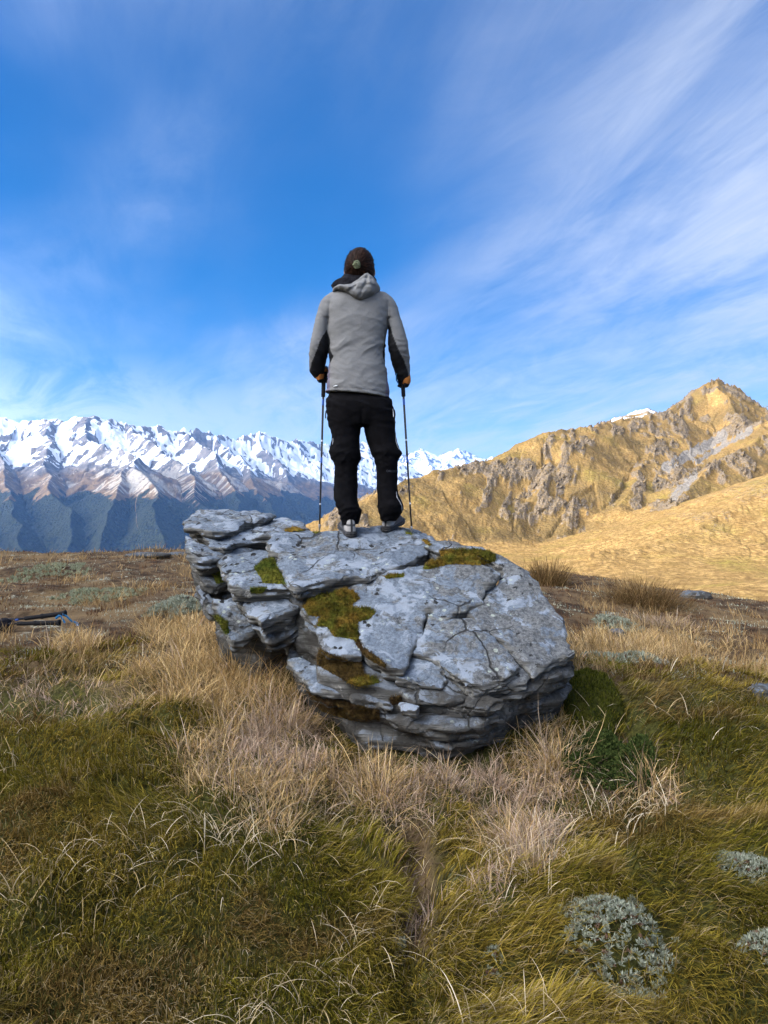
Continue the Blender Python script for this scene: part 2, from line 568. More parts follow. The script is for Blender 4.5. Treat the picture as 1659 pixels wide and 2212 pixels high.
def build_hill():
    a = np.concatenate([np.linspace(-0.14, 0.58, 550, endpoint=False), np.linspace(0.58, 1.7, 90)])
    y = np.concatenate([np.geomspace(26, 165, 80, endpoint=False), np.geomspace(165, 480, 310, endpoint=False), np.geomspace(480, 900, 40)])
    A, Y = np.meshgrid(a, y)
    X = A * Y
    wx = X + 5 * fbm(X / 40, Y / 40, 1.0, 3)
    wy = Y + 5 * fbm(X / 40, Y / 40, 9.0, 3)
    H, S, D, K, SG = roof(wx, wy, hill_ridges(), lambda d, sl: sl * d)
    base = -13.0 - 0.035 * (Y - 120) * (X < 1e9) * 0 + 2.2 * fbm(X / 60, Y / 60, 3.0, 3) + 0.055 * np.maximum(X - 20, 0)
    base = base - 0.55 * np.maximum(-(X + 8), 0) - 0.4 * np.maximum(60 - Y, 0) * 0
    # the near lip joins the plateau's outer slope
    base = base + sstep(60, 26, Y) * 4.0
    kk = 6.0
    hh = np.clip(0.5 + 0.5 * (H - base) / kk, 0, 1)
    Z = base * (1 - hh) + H * hh + kk * hh * (1 - hh)
    rocky = sstep(0.35, 0.85, hh) * (K != 6)
    rocky = np.where(K == 6, 0.30 * hh, rocky)
    # gullies running straight down the fall line
    g = ridged(S / 26 + 0.35 * fbm(X / 30, Y / 30, 2, 2), D / 160.0, K * 3.1, 3)
    Z = Z + rocky * (g - 0.45) * 5.0 * sstep(3, 30, D)
    Z = Z + rocky * (fbm(X / 9, Y / 9, Z / 9, 4) * 1.5 - 1.0 * sstep(14, 2, D))
    # outcrops of tilted strata
    c60, s60 = math.cos(math.radians(58)), math.sin(math.radians(58))
    al = (c60 * X + s60 * Z); ac = (-s60 * X + c60 * Z)
    om = 0.75 * fbm(X / 30 + 3.0, Y / 48, Z / 24, 3) + 0.75 * fbm(al / 13, ac / 4.5, Y / 20, 4)
    crest = sstep(26, 4, D)
    out = sstep(0.12, 0.44, om + 0.26 * crest - 0.06) * rocky
    st = ridged(ac / 2.6 + 0.4 * fbm(al / 9, ac / 9, 5, 2), al / 15, Y / 22, 4, 0.6)
    disp = out * (st * 2.4 + 0.5) + rocky * 0.5 * ridged(ac / 2.2, al / 9, Y / 14 + 7, 3, 0.6)
    Z2 = Z + disp * 0.55
    Y2 = Y - disp * 0.4
    X2 = X - disp * 0.2
    Z2 = Z2 + (1 - rocky) * (0.35 * fbm(X / 7, Y / 7, 7, 3) + 0.10 * fbm(X / 1.7, Y / 1.7, 8, 2))
    u, v = to_uv(X, Y, Z)
    # scree tongues in the couloirs by the rib
    def seg(u0, v0, u1, v1, w):
        ex, ey = u1 - u0, v1 - v0
        t = np.clip(((u - u0) * ex + (v - v0) * ey) / (ex * ex + ey * ey), 0, 1)
        d = np.hypot(u - u0 - t * ex, v - v0 - t * ey) + 7 * perlin(u / 14, v / 14, 2) + 5 * perlin(u / 5, v / 5, 7)
        return sstep(w, w * 0.45, d)
    scree = np.maximum.reduce([seg(1562, 942, 1440, 1012, 15), seg(1620, 930, 1500, 1000, 9) * 0.7, seg(1500, 1030, 1455, 1075, 14) * 0.7])
    brown = np.clip(0.55 + 0.6 * fbm(X / 22 + 8, Y / 22, Z / 14, 3), 0, 1) * sstep(0.15, 0.7, rocky)
    far = (K == 7).astype(float)
    mask = np.stack([np.clip(out * 1.3, 0, 1), scree, brown, far], -1).reshape(-1, 4)
    m, t, b = new_mat('golden_hillside', 0.95, 0.1)
    pos = t.node('ShaderNodeTexCoord').outputs['Object']
    at = t.node('ShaderNodeAttribute', attribute_name='mask')
    s = t.sep(at.outputs[0])
    n1 = t.noise(pos, 0.05, 5, 0.6)
    n2 = t.noise(pos, 0.35, 6, 0.65)
    n3 = t.noise(pos, 1.6, 5, 0.7)
    g = t.mix(t.ramp(n2, 0.3, 0.7), (0.22, 0.128, 0.040), (0.42, 0.270, 0.098))
    g = t.mix(t.ramp(n1, 0.5, 0.72), g, (0.25, 0.185, 0.045))
    tv = t.voronoi(pos, 0.9)
    g = t.mix(t.math('MULTIPLY', t.ramp(tv, 0.35, 0.75), 0.55), g, (0.15, 0.085, 0.03))
    g = t.mix(t.math('MULTIPLY', t.ramp(t.noise(pos, 0.09, 6, 0.68), 0.52, 0.68), 0.7), g, (0.20, 0.125, 0.04))
    g = t.mix(t.math('MULTIPLY', s[2], t.ramp(n2, 0.30, 0.55, 0.35, 1.0)), g, t.mix(t.ramp(n3, 0.35, 0.65), (0.062, 0.045, 0.020), (0.165, 0.112, 0.045)))
    g = t.mix(t.math('MULTIPLY', t.ramp(n3, 0.56, 0.70), 0.8), g, (0.13, 0.075, 0.025))
    rk = t.mix(t.ramp(n3, 0.3, 0.7), (0.070, 0.052, 0.034), (0.25, 0.195, 0.138))
    rk = t.mix(t.ramp(t.noise(pos, 0.6, 5, 0.7), 0.48, 0.62), rk, (0.17, 0.115, 0.05))
    rm = t.ramp(t.math('ADD', t.math('MULTIPLY_ADD', s[2], 0.16, s[0]), t.math('MULTIPLY', t.math('SUBTRACT', n3, 0.5), 1.5)), 0.40, 0.60)
    c = t.mix(rm, g, rk)
    sc = t.mix(t.ramp(t.noise(pos, 2.5, 4, 0.7), 0.3, 0.7), (0.10, 0.088, 0.076), (0.25, 0.225, 0.195))
    c = t.mix(t.ramp(t.math('ADD', s[1], t.math('MULTIPLY', t.math('SUBTRACT', n2, 0.5), 1.3)), 0.35, 0.65), c, sc)
    snow = t.math('MULTIPLY', at.outputs[3], t.ramp(t.noise(t.mapping(pos, scale=(0.4, 1, 1.6)), 0.16, 6, 0.7), 0.46, 0.54))
    c = t.mix(snow, c, (0.75, 0.77, 0.8))
    t.set(b.inputs['Base Color'], c)
    hgt = t.math('ADD', t.math('MULTIPLY', n3, 1.2), t.math('MULTIPLY', tv, -0.8))
    t.set(b.inputs['Normal'], t.bump(hgt, 0.8, 0.7))
    me = mesh_np('hill', np.stack([X2, Y2, Z2], -1).reshape(-1, 3), grid_faces(*X.shape), m, smooth=False, attrs={'mask': mask})
    hill = add_obj('hill', me, kind='structure', label='golden tussock hillside with grey outcrops and pointed summit', category='hill')
    # broken slabs of the outcrops, tilted with the strata
    rs = np.random.RandomState(77)
    P = np.stack([X2, Y2, Z2], -1).reshape(-1, 3)
    w = (np.clip(out - 0.3, 0, 1) * (Y > 150) * (Y < 560) * np.gradient(Y, axis=0) * (np.gradient(X, axis=1))).ravel()
    # a little loose rock everywhere on the rough ground
    w = w * (rocky.ravel() > 0.45)
    n = 10000
    idx = rs.choice(len(P), n, p=w / w.sum())
    c = P[idx] + rs.normal(0, 0.35, (n, 3)) - np.array([0, -0.15, 0.25])
    L = rs.gamma(2.0, 0.36, n)[:, None] + 0.3
    Wd = L * rs.uniform(0.22, 0.5, (n, 1)); Th = L * rs.uniform(0.3, 0.7, (n, 1))
    an = np.radians(58) + rs.normal(0, 0.10, n)
    al_ = np.stack([np.cos(an), rs.normal(0.25, 0.2, n), np.sin(an)], 1); al_ /= np.linalg.norm(al_, axis=1)[:, None]
    nf = np.stack([rs.normal(-0.5, 0.35, n), np.full(n, -1.0), rs.normal(0.15, 0.3, n)], 1)
    sd_ = np.cross(al_, nf); sd_ /= np.linalg.norm(sd_, axis=1)[:, None]
    nf = np.cross(sd_, al_)
    cor = []
    for a_ in (-1, 1):
        for b_ in (-1, 1):
            for d_ in (-1, 1):
                j = rs.uniform(0.55, 1.15, (n, 3))
                cor.append(c + al_ * L * 0.5 * a_ * j[:, :1] + sd_ * Wd * 0.5 * b_ * j[:, 1:2] + nf * Th * 0.5 * d_ * j[:, 2:])
    V = np.stack(cor, 1).reshape(-1, 3)
    fq = np.array([(0, 1, 3, 2), (4, 6, 7, 5), (0, 4, 5, 1), (2, 3, 7, 6), (0, 2, 6, 4), (1, 5, 7, 3)])
    Fq = (np.arange(n)[:, None, None] * 8 + fq[None]).reshape(-1, 4)
    msk = np.zeros((len(V), 4)); msk[:, 0] = 1.0
    mo = mesh_np('outcrops', V, Fq, m, smooth=False, attrs={'mask': msk})
    add_obj('outcrops', mo, hill, kind='stuff')


build_hill()


# ------------------------------------------------------------------ snowy range across the valley
def range_ridges():
    R = []
    k = 0.62
    for u0, v0, y0 in ((-430, 880, 5400), (-620, 905, 5500), (-820, 890, 5600), (-1050, 900, 5600), (-1300, 885, 5700), (-1600, 905, 5700)):
        R.append((pl([(u0, v0, y0), (u0 + 40, 960, y0 - 500), (u0 + 60, 1030, y0 - 1200), (u0 + 85, 1110, y0 - 1900), (u0 + 110, 1195, y0 - 2450)]), k))
    R.append((pl([(-2000, 900, 5600), (-1600, 905, 5700), (-1300, 885, 5700), (-1050, 900, 5600), (-820, 890, 5600), (-620, 905, 5500), (-420, 880, 5400), (-200, 915, 5300), (-60, 905, 5200), (0, 899, 5200), (15, 898, 5200), (40, 907, 5200), (60, 903, 5220), (100, 903, 5230), (140, 909, 5230), (165, 902, 5220), (190, 896, 5200),
                  (207, 895, 5200), (230, 906, 5280), (270, 915, 5400), (300, 917, 5500), (330, 922, 5580), (345, 921, 5600), (390, 930, 5750), (420, 925, 5850), (460, 935, 6050),
                  (490, 939, 6250), (512, 946, 6400), (530, 935, 6600), (550, 930, 6750), (575, 939, 6900), (600, 946, 7050), (640, 951, 7400), (670, 955, 7650), (690, 957, 7850),
                  (720, 963, 8200), (760, 958, 8600), (786, 953, 8900), (800, 966, 9100), (825, 985, 9400), (860, 1000, 9800), (900, 1020, 10200), (960, 1060, 10600)]), k))
    R.append((pl([(197, 896, 5200), (190, 909, 5080), (185, 944, 4800), (212, 958, 4600), (238, 968, 4450), (262, 978, 4280), (282, 988, 4150), (289, 999, 4040), (262, 1030, 3800), (240, 1064, 3580), (235, 1110, 3300), (228, 1195, 2900), (220, 1300, 2500)]), k))
    R.append((pl([(289, 999, 4040), (312, 1022, 3820), (335, 1060, 3560), (338, 1110, 3260), (345, 1195, 2880), (350, 1290, 2560)]), 0.66))
    R.append((pl([(270, 915, 5400), (300, 945, 5000), (345, 968, 4750), (385, 1000, 4450), (420, 1045, 4100), (440, 1095, 3740), (452, 1195, 3200), (460, 1300, 2800)]), k))
    R.append((pl([(100, 903, 5230), (110, 930, 4950), (98, 968, 4600), (95, 1018, 4150), (118, 1050, 3800), (140, 1110, 3350), (150, 1195, 2900), (155, 1300, 2500)]), k))
    R.append((pl([(-60, 905, 5200), (-20, 950, 4800), (10, 1000, 4300), (20, 1045, 3850), (35, 1110, 3350), (55, 1195, 2850), (60, 1300, 2450)]), k))
    R.append((pl([(-200, 915, 5300), (-170, 960, 4700), (-120, 1030, 4000), (-80, 1110, 3300), (-40, 1195, 2750), (-30, 1300, 2400)]), k))
    R.append((pl([(390, 930, 5750), (420, 955, 5300), (455, 975, 5000), (480, 1010, 4700), (505, 1055, 4300), (525, 1110, 3850), (540, 1195, 3300)]), k))
    R.append((pl([(460, 935, 6050), (490, 968, 5600), (520, 985, 5300), (545, 1020, 4950), (570, 1070, 4500), (590, 1120, 4050), (600, 1195, 3600)]), k))
    R.append((pl([(550, 930, 6750), (570, 965, 6300), (600, 990, 6000), (620, 1030, 5600), (640, 1070, 5200), (650, 1120, 4700), (660, 1195, 4200)]), k))
    R.append((pl([(640, 951, 7400), (660, 985, 6950), (690, 1010, 6600), (700, 1045, 6200), (715, 1090, 5700), (720, 1195, 4900)]), k))
    R.append((pl([(720, 963, 8200), (735, 995, 7700), (760, 1020, 7300), (770, 1060, 6800), (775, 1110, 6200), (780, 1195, 5600)]), k))
    R.append((pl([(786, 953, 8900), (800, 1000, 8300), (830, 1035, 7900), (840, 1080, 7300), (850, 1195, 6400)]), k))
    return R


def far_ridges():
    R = []
    R.append((pl([(780, 1005, 13000), (840, 1000, 13400), (870, 984, 13800), (895, 974, 14000), (908, 967, 14000), (920, 972, 14000), (942, 986, 14000), (965, 977, 14000), (988, 968, 14000), (1000, 972, 14000), (1012, 975, 14000),
                  (1035, 988, 14100), (1050, 990, 14200), (1062, 985, 14300), (1080, 993, 14400), (1130, 1000, 14500), (1200, 1010, 14800)]), 0.55))
    for (u, v), (du, dv) in (((908, 967), (25, 60)), ((908, 967), (-40, 60)), ((988, 968), (-28, 60)), ((988, 968), (30, 60)), ((1062, 985), (0, 50))):
        R.append((pl([(u, v, 14000), (u + du * .5, v + dv * .4, 13400), (u + du, v + dv, 12400)]), 0.55))
    return R


def mat_range():
    m, t, b = new_mat('alpine_range', 0.9, 0.1)
    pos = t.node('ShaderNodeTexCoord').outputs['Object']
    at = t.node('ShaderNodeAttribute', attribute_name='mask')
    s = t.sep(at.outputs[0])
    n1 = t.noise(pos, 0.004, 6, 0.65)
    n2 = t.noise(pos, 0.02, 7, 0.7)
    n3 = t.noise(pos, 0.09, 4, 0.7)
    rock = t.mix(t.ramp(n2, 0.35, 0.65), (0.06, 0.056, 0.058), (0.155, 0.14, 0.13))
    brown = t.mix(t.ramp(n2, 0.35, 0.65), (0.060, 0.040, 0.021), (0.145, 0.092, 0.042))
    c = t.mix(t.ramp(t.math('ADD', at.outputs[3], t.math('MULTIPLY', t.math('SUBTRACT', n1, 0.5), 0.5)), 0.3, 0.7), rock, brown)
    scree = t.mix(t.ramp(n3, 0.3, 0.7), (0.17, 0.155, 0.13), (0.29, 0.26, 0.22))
    c = t.mix(t.ramp(t.math('ADD', s[2], t.math('MULTIPLY', t.math('SUBTRACT', n2, 0.5), 0.9)), 0.40, 0.62), c, scree)
    vor = t.voronoi(pos, 0.075)
    forest = t.mix(t.ramp(vor, 0.25, 0.75), (0.020, 0.025, 0.012), (0.004, 0.006, 0.005))
    forest = t.mix(t.ramp(n3, 0.58, 0.72), forest, (0.032, 0.037, 0.019))
    c = t.mix(t.ramp(t.math('ADD', s[1], t.math('MULTIPLY', t.math('SUBTRACT', n2, 0.5), 0.7)), 0.44, 0.56), c, forest)
    sn = t.math('ADD', s[0], t.math('MULTIPLY', t.math('SUBTRACT', n2, 0.5), 0.75))
    snow = t.mix(t.ramp(n1, 0.3, 0.7), (0.50, 0.53, 0.58), (0.64, 0.66, 0.69))
    c = t.mix(t.ramp(sn, 0.43, 0.56), c, snow)
    t.set(b.inputs['Base Color'], c)
    inv = t.math('SUBTRACT', 1.0, vor)
    hgt = t.math('ADD', t.math('MULTIPLY', n2, 1.2), t.math('MULTIPLY', t.math('MULTIPLY', inv, s[1]), 0.9))
    t.set(b.inputs['Normal'], t.bump(hgt, 0.8, 14.0))
    return m


def build_range(name, label, ridges, a0, a1, na, ylist, snowline, treeline, mat):
    a = np.concatenate([np.linspace(a0 - 1.1, a0, 70, endpoint=False), np.linspace(a0, a1, na)]) if a0 < -0.3 else np.linspace(a0, a1, na)
    A, Y = np.meshgrid(a, ylist)
    X = A * Y
    wx = X + 70 * fbm(X / 500, Y / 500, 1.0, 3)
    wy = Y + 70 * fbm(X / 500, Y / 500, 9.0, 3)
    H, S, D, K, SG = roof(wx, wy, ridges, lambda d, sl: sl * 0.86 * d + 45 * (1 - np.exp(-d / 110.0)))
    H = np.maximum(H, -430 + 20 * fbm(X / 400, Y / 400, 2.2, 3))
    body = sstep(-420, -300, H)
    fl = ridged(S / 130 + 0.5 * fbm(X / 260, Y / 260, 2, 3), D / 1400.0, K * 3.1 + SG * 7, 3, 0.55)
    Z = H + body * (fl - 0.5) * 95 * sstep(10, 220, D)
    rr = ridged(X / 230, Y / 230, Z / 300 + 4, 4, 0.5)
    hi = sstep(treeline - 40, snowline + 120, Z)
    Z = Z + body * (rr - 0.5) * (12 + 34 * hi) + body * hi * 7 * fbm(X / 45, Y / 45, 3, 3)
    # slope
    dZr = np.gradient(Z, axis=0) / np.maximum(np.gradient(Y, axis=0), 1e-3)
    dZa = np.gradient(Z, axis=1) / np.maximum(np.gradient(X, axis=1), 1e-3)
    slope = np.hypot(dZr, dZa)
    n = fbm(X / 350, Y / 350, 5, 4)
    rib = ridged(S / 105 + 0.55 * fbm(X / 200, Y / 200, 2, 3), D / 700.0 + 0.2 * fbm(X / 90, Y / 90, 7, 2), K * 3.1 + SG * 7, 3, 0.5)
    snow = sstep(snowline - 60, snowline + 60, Z + 55 * n - 40 * (rib - 0.4))
    bare = sstep(0.50, 0.80, rib + 0.25 * fbm(X / 70, Y / 70, 8, 3) + 0.25 * sstep(0.9, 1.6, slope) + 0.16 * sstep(130, 20, D))
    snow = snow * (1 - 0.9 * bare)
    forest = sstep(treeline + 14, treeline - 14, Z + 75 * n - 60 * (fl - 0.4) + 22 * fbm(X / 60, Y / 60, 15, 3))
    u, v = to_uv(X, Y, Z)
    streak = ridged(S / 48 + 0.2 * fbm(X / 200, Y / 200, 1, 2), D / 1500, K * 5.1, 3)
    cone = np.exp(-(((u - 290) / 95) ** 2 + ((v - 1035) / 42) ** 2))
    east = np.exp(-(((u - 430) / 60) ** 2 + ((v - 1075) / 40) ** 2))
    scree = np.clip(sstep(0.35, 0.75, streak) * sstep(treeline - 60, treeline + 60, Z) * 0.55 + cone * (0.35 + 0.5 * streak) + east * streak * 0.6, 0, 1) * (1 - snow)
    gul = 0.5 * np.exp(-((u - 296 - 3 * np.sin(v * 0.05) - 2 * perlin(v * .05, 1.0)) / 1.6) ** 2) * sstep(1060, 1068, v) * sstep(1150, 1138, v)
    scree = np.maximum(scree, gul * 0.9)
    forest = forest * (1 - np.clip(1.6 * scree * (cone + east + gul > 0.25), 0, 1))
    brown = sstep(snowline + 40, snowline - 120, Z + 60 * n)
    mask = np.stack([snow, forest, scree, brown], -1).reshape(-1, 4)
    Z = Z + forest * 4.0 * perlin(X / 11, Y / 11, 3)
    me = mesh_np(name, np.stack([X, Y, Z], -1).reshape(-1, 3), grid_faces(*X.shape), mat, smooth=False, attrs={'mask': mask})
    add_obj(name, me, kind='structure', label=label, category='mountains')


MAT_RANGE = mat_range()
build_range('mountain_range', 'snow capped range with dark forested spurs across the valley', range_ridges(), -0.60, 0.08, 590,
            np.concatenate([np.linspace(2600, 5600, 260, endpoint=False), np.linspace(5600, 10800, 90)]), 265.0, 95.0, MAT_RANGE)
build_range('distant_mountains', 'far white snow peaks above the valley head', far_ridges(), -0.06, 0.26, 260,
            np.linspace(12000, 15600, 90), 560.0, 200.0, MAT_RANGE)


# ------------------------------------------------------------------ valley, and an unseen rise added to keep the sun off the plateau
def build_valley():
    r = np.concatenate([[5], np.geomspace(60, 15800, 60)])
    az = np.linspace(0, 2 * math.pi, 97)
    A, R = np.meshgrid(az, r)
    X = R * np.sin(A); Y = R * np.cos(A)
    Z = -436 + 12 * fbm(X / 900, Y / 900, 3, 3)
    m, t, b = new_mat('valley_forest', 0.95, 0.1)
    pos = t.node('ShaderNodeTexCoord').outputs['Object']
    t.set(b.inputs['Base Color'], t.mix(t.ramp(t.noise(pos, 0.01, 6, 0.65), 0.35, 0.65), (0.02, 0.03, 0.015), (0.09, 0.085, 0.04)))
    me = mesh_np('valley_floor', np.stack([X, Y, Z], -1).reshape(-1, 3), grid_faces(*X.shape), m)
    add_obj('valley_floor', me, kind='structure', label='forested valley floor far below the plateau', category='valley')


build_valley()


def build_shading_ridge():
    # unseen rise added behind the camera's left, sized to shade the plateau
    c = -SD                       # towards the sun
    side = Vector((-c.y, c.x, 0))
    nl, nw = 90, 60
    sl = np.linspace(-110, 110, nl); sw = np.linspace(-42, 60, nw)
    L, W = np.meshgrid(sl, sw)
    dist = 62.0
    crest = (33.5 + 1.5 * perlin(L / 18, 2.0) + 0.8 * perlin(L / 5, 4.0)) * sstep(112, 70, np.abs(L))
    prof = np.exp(-np.abs(W / 26.0) ** 1.6)
    Z = crest * prof - 1.6 + 1.4 * fbm(L / 9, W / 9, 3, 4) * sstep(-42, -25, W)
    Z = Z - 14 * sstep(30, 60, W) - 3.5 * sstep(80, 110, np.abs(L)) - 0.5 * sstep(-30, -42, W)
    X = c.x * (dist + W) + side.x * L
    Y = c.y * (dist + W) + side.y * L
    m, t, b = new_mat('shade_ridge_tussock', 0.95, 0.1)
    pos = t.node('ShaderNodeTexCoord').outputs['Object']
    t.set(b.inputs['Base Color'], t.mix(t.ramp(t.noise(pos, 0.3, 6, 0.65), 0.35, 0.65), (0.16, 0.12, 0.08), (0.42, 0.33, 0.2)))
    me = mesh_np('shade_ridge', np.stack([X, Y, Z], -1).reshape(-1, 3), grid_faces(*X.shape), m)
    add_obj('shade_ridge', me, kind='structure', label='unseen tussock rise added behind the viewer to shade the plateau', category='shade_ridge')


build_shading_ridge()


def build_haze():
    m = bpy.data.materials.new('haze')
    m.use_nodes = True
    t = NT(m.node_tree)
    m.node_tree.nodes.remove(m.node_tree.nodes['Principled BSDF'])
    v = t.node('ShaderNodeVolumePrincipled')
    v.inputs['Color'].default_value = (0.20, 0.45, 1.0, 1)
    v.inputs['Density'].default_value = HAZE_D
    v.inputs['Anisotropy'].default_value = 0.1
    t.l.new(v.outputs[0], m.node_tree.nodes['Material Output'].inputs['Volume'])
    s = 15900.0; z0, z1 = -450.0, 1150.0
    vs = np.array([(x, y, z) for z in (z0, z1) for x, y in ((-s, -s), (s, -s), (s, s), (-s, s))])
    fs = np.array([(3, 2, 1, 0), (4, 5, 6, 7), (0, 1, 5, 4), (1, 2, 6, 5), (2, 3, 7, 6), (3, 0, 4, 7)])
    me = mesh_np('haze', vs, fs, m, smooth=False)
    add_obj('haze', me, kind='stuff', label='thin blue mountain haze filling the valley air', category='haze')


HAZE_D = 0.26 / 7000
build_haze()

# ------------------------------------------------------------------ solid modelling: closed surfaces from distance fields
def surface_nets(f, lo, hi, vox, band=None):
    lo = np.array(lo, float); hi = np.array(hi, float)
    n = np.maximum(np.ceil((hi - lo) / vox).astype(int) + 1, 3)
    ax = [lo[i] + vox * np.arange(n[i]) for i in range(3)]
    X, Y, Z = np.meshgrid(*ax, indexing='ij')
    s = np.asarray(f(X, Y, Z), np.float32)
    s[[0, -1]] = np.maximum(s[[0, -1]], vox * .5)
    s[:, [0, -1]] = np.maximum(s[:, [0, -1]], vox * .5)
    s[:, :, [0, -1]] = np.maximum(s[:, :, [0, -1]], vox * .5)
    ins = s < 0
    c = [(i, j, k) for i in (0, 1) for j in (0, 1) for k in (0, 1)]
    cnt = sum(ins[i:n[0] - 1 + i, j:n[1] - 1 + j, k:n[2] - 1 + k].astype(np.int8) for i, j, k in c)
    mix = (cnt > 0) & (cnt < 8)
    ci = np.argwhere(mix)
    acc = np.zeros((len(ci), 3)); num = np.zeros(len(ci))
    val = {q: s[ci[:, 0] + q[0], ci[:, 1] + q[1], ci[:, 2] + q[2]] for q in c}
    for q in c:
        for d in range(3):
            if q[d] == 0:
                r = list(q); r[d] = 1; r = tuple(r)
                a, b = val[q], val[r]
                m = (a < 0) != (b < 0)
                t = np.where(m, a / np.where(m, a - b, 1), 0)
                p = np.tile(np.array(q, float), (len(ci), 1)); p[:, d] = t
                acc += p * m[:, None]; num += m
    V = lo + vox * (ci + acc / num[:, None])
    idx = np.full(n - 1, -1, np.int64)
    idx[ci[:, 0], ci[:, 1], ci[:, 2]] = np.arange(len(ci))
    F_ = []
    for d in range(3):
        a = [slice(None)] * 3; b = [slice(None)] * 3
        a[d] = slice(0, n[d] - 1); b[d] = slice(1, n[d])
        ch = ins[tuple(a)] != ins[tuple(b)]
        e = np.argwhere(ch)
        o1, o2 = [x for x in range(3) if x != d]
        ok = (e[:, o1] > 0) & (e[:, o2] > 0) & (e[:, o1] < n[o1] - 1) & (e[:, o2] < n[o2] - 1)
        e = e[ok]
        def at(p, q):
            k = e.copy(); k[:, o1] -= p; k[:, o2] -= q
            return idx[k[:, 0], k[:, 1], k[:, 2]]
        quad = np.stack([at(1, 1), at(0, 1), at(0, 0), at(1, 0)], 1)
        flip = ins[e[:, 0], e[:, 1], e[:, 2]]
        if d == 1:
            flip = ~flip
        quad[~flip] = quad[~flip][:, ::-1]
        F_.append(quad)
    return V, np.concatenate(F_)


def vnormals(V, Fq):
    n = np.zeros_like(V)
    fn = np.cross(V[Fq[:, 2]] - V[Fq[:, 0]], V[Fq[:, 3]] - V[Fq[:, 1]])
    for k in range(4):
        np.add.at(n, Fq[:, k], fn)
    return n / np.maximum(np.linalg.norm(n, axis=1), 1e-12)[:, None]


def relax(V, Fq, it=1, lam=0.5):
    e = np.concatenate([Fq[:, [0, 1]], Fq[:, [1, 2]], Fq[:, [2, 3]], Fq[:, [3, 0]]])
    deg = np.zeros(len(V)); np.add.at(deg, e[:, 0], 1); np.add.at(deg, e[:, 1], 1)
    for _ in range(it):
        a = np.zeros_like(V)
        for i in range(3):
            a[:, i] = np.bincount(e[:, 0], V[e[:, 1], i], len(V)) + np.bincount(e[:, 1], V[e[:, 0], i], len(V))
        V = V + lam * (a / np.maximum(deg, 1)[:, None] - V)
    return V


def poly_sd(P, x, y):
    """signed distance to a 2-D polygon (negative inside)"""
    d = np.full(x.shape, 1e9); inside = np.zeros(x.shape, bool)
    n = len(P)
    for i in range(n):
        a = P[i]; b = P[(i + 1) % n]
        ex, ey = b[0] - a[0], b[1] - a[1]
        wx, wy = x - a[0], y - a[1]
        t = np.clip((wx * ex + wy * ey) / (ex * ex + ey * ey + 1e-12), 0, 1)
        d = np.minimum(d, (wx - ex * t) ** 2 + (wy - ey * t) ** 2)
        c1 = (a[1] <= y) & (b[1] > y); c2 = (a[1] > y) & (b[1] <= y)
        cr = ex * wy - ey * wx
        inside ^= (c1 & (cr > 0)) | (c2 & (cr < 0))
    d = np.sqrt(d)
    return np.where(inside, -d, d)


def smin(a, b, k):
    h = np.clip(0.5 + 0.5 * (b - a) / k, 0, 1)
    return b * (1 - h) + a * h - k * h * (1 - h)

# ------------------------------------------------------------------ the boulder: slabs of schist on a layered core
def z3(*p):
    return [(371.6 + x / 3.5716, 1075.0 + y / 3.5716) for x, y in p]


def z4(*p):
    return [(763.1 + x / 3.125, 1094.9 + y / 3.125) for x, y in p]


class Plane:
    """z = z0 + sy (y - y0) + sx (x - x0), through the point seen at (u, v) y0 metres ahead"""
    def __init__(self, u, v, y, sy, sx=0.0, off=0.0):
        p = pw(u, v, y)
        self.sy, self.sx = sy, sx
        n = np.array([-sx, -sy, 1.0]); n /= np.linalg.norm(n)
        self.n = n
        self.o = p + n * off
        e1 = np.array([1.0, 0, sx]); e1 /= np.linalg.norm(e1)
        self.e1 = e1
        self.e2 = np.cross(n, e1)

    def hit(self, u, v):
        a = (u - CU) / F; b = (v - CV) / F
        y = (CAMZ - self.o[2] + self.sy * self.o[1] + self.sx * self.o[0]) / (b + self.sy + self.sx * a)
        return np.array([a * y, y, CAMZ - b * y])

    def loc(self, P):
        d = P - self.o
        return np.stack([d @ self.e1, d @ self.e2, d @ self.n], -1)

    def world(self, p):
        return self.o + p[:, :1] * self.e1 + p[:, 1:2] * self.e2 + p[:, 2:3] * self.n


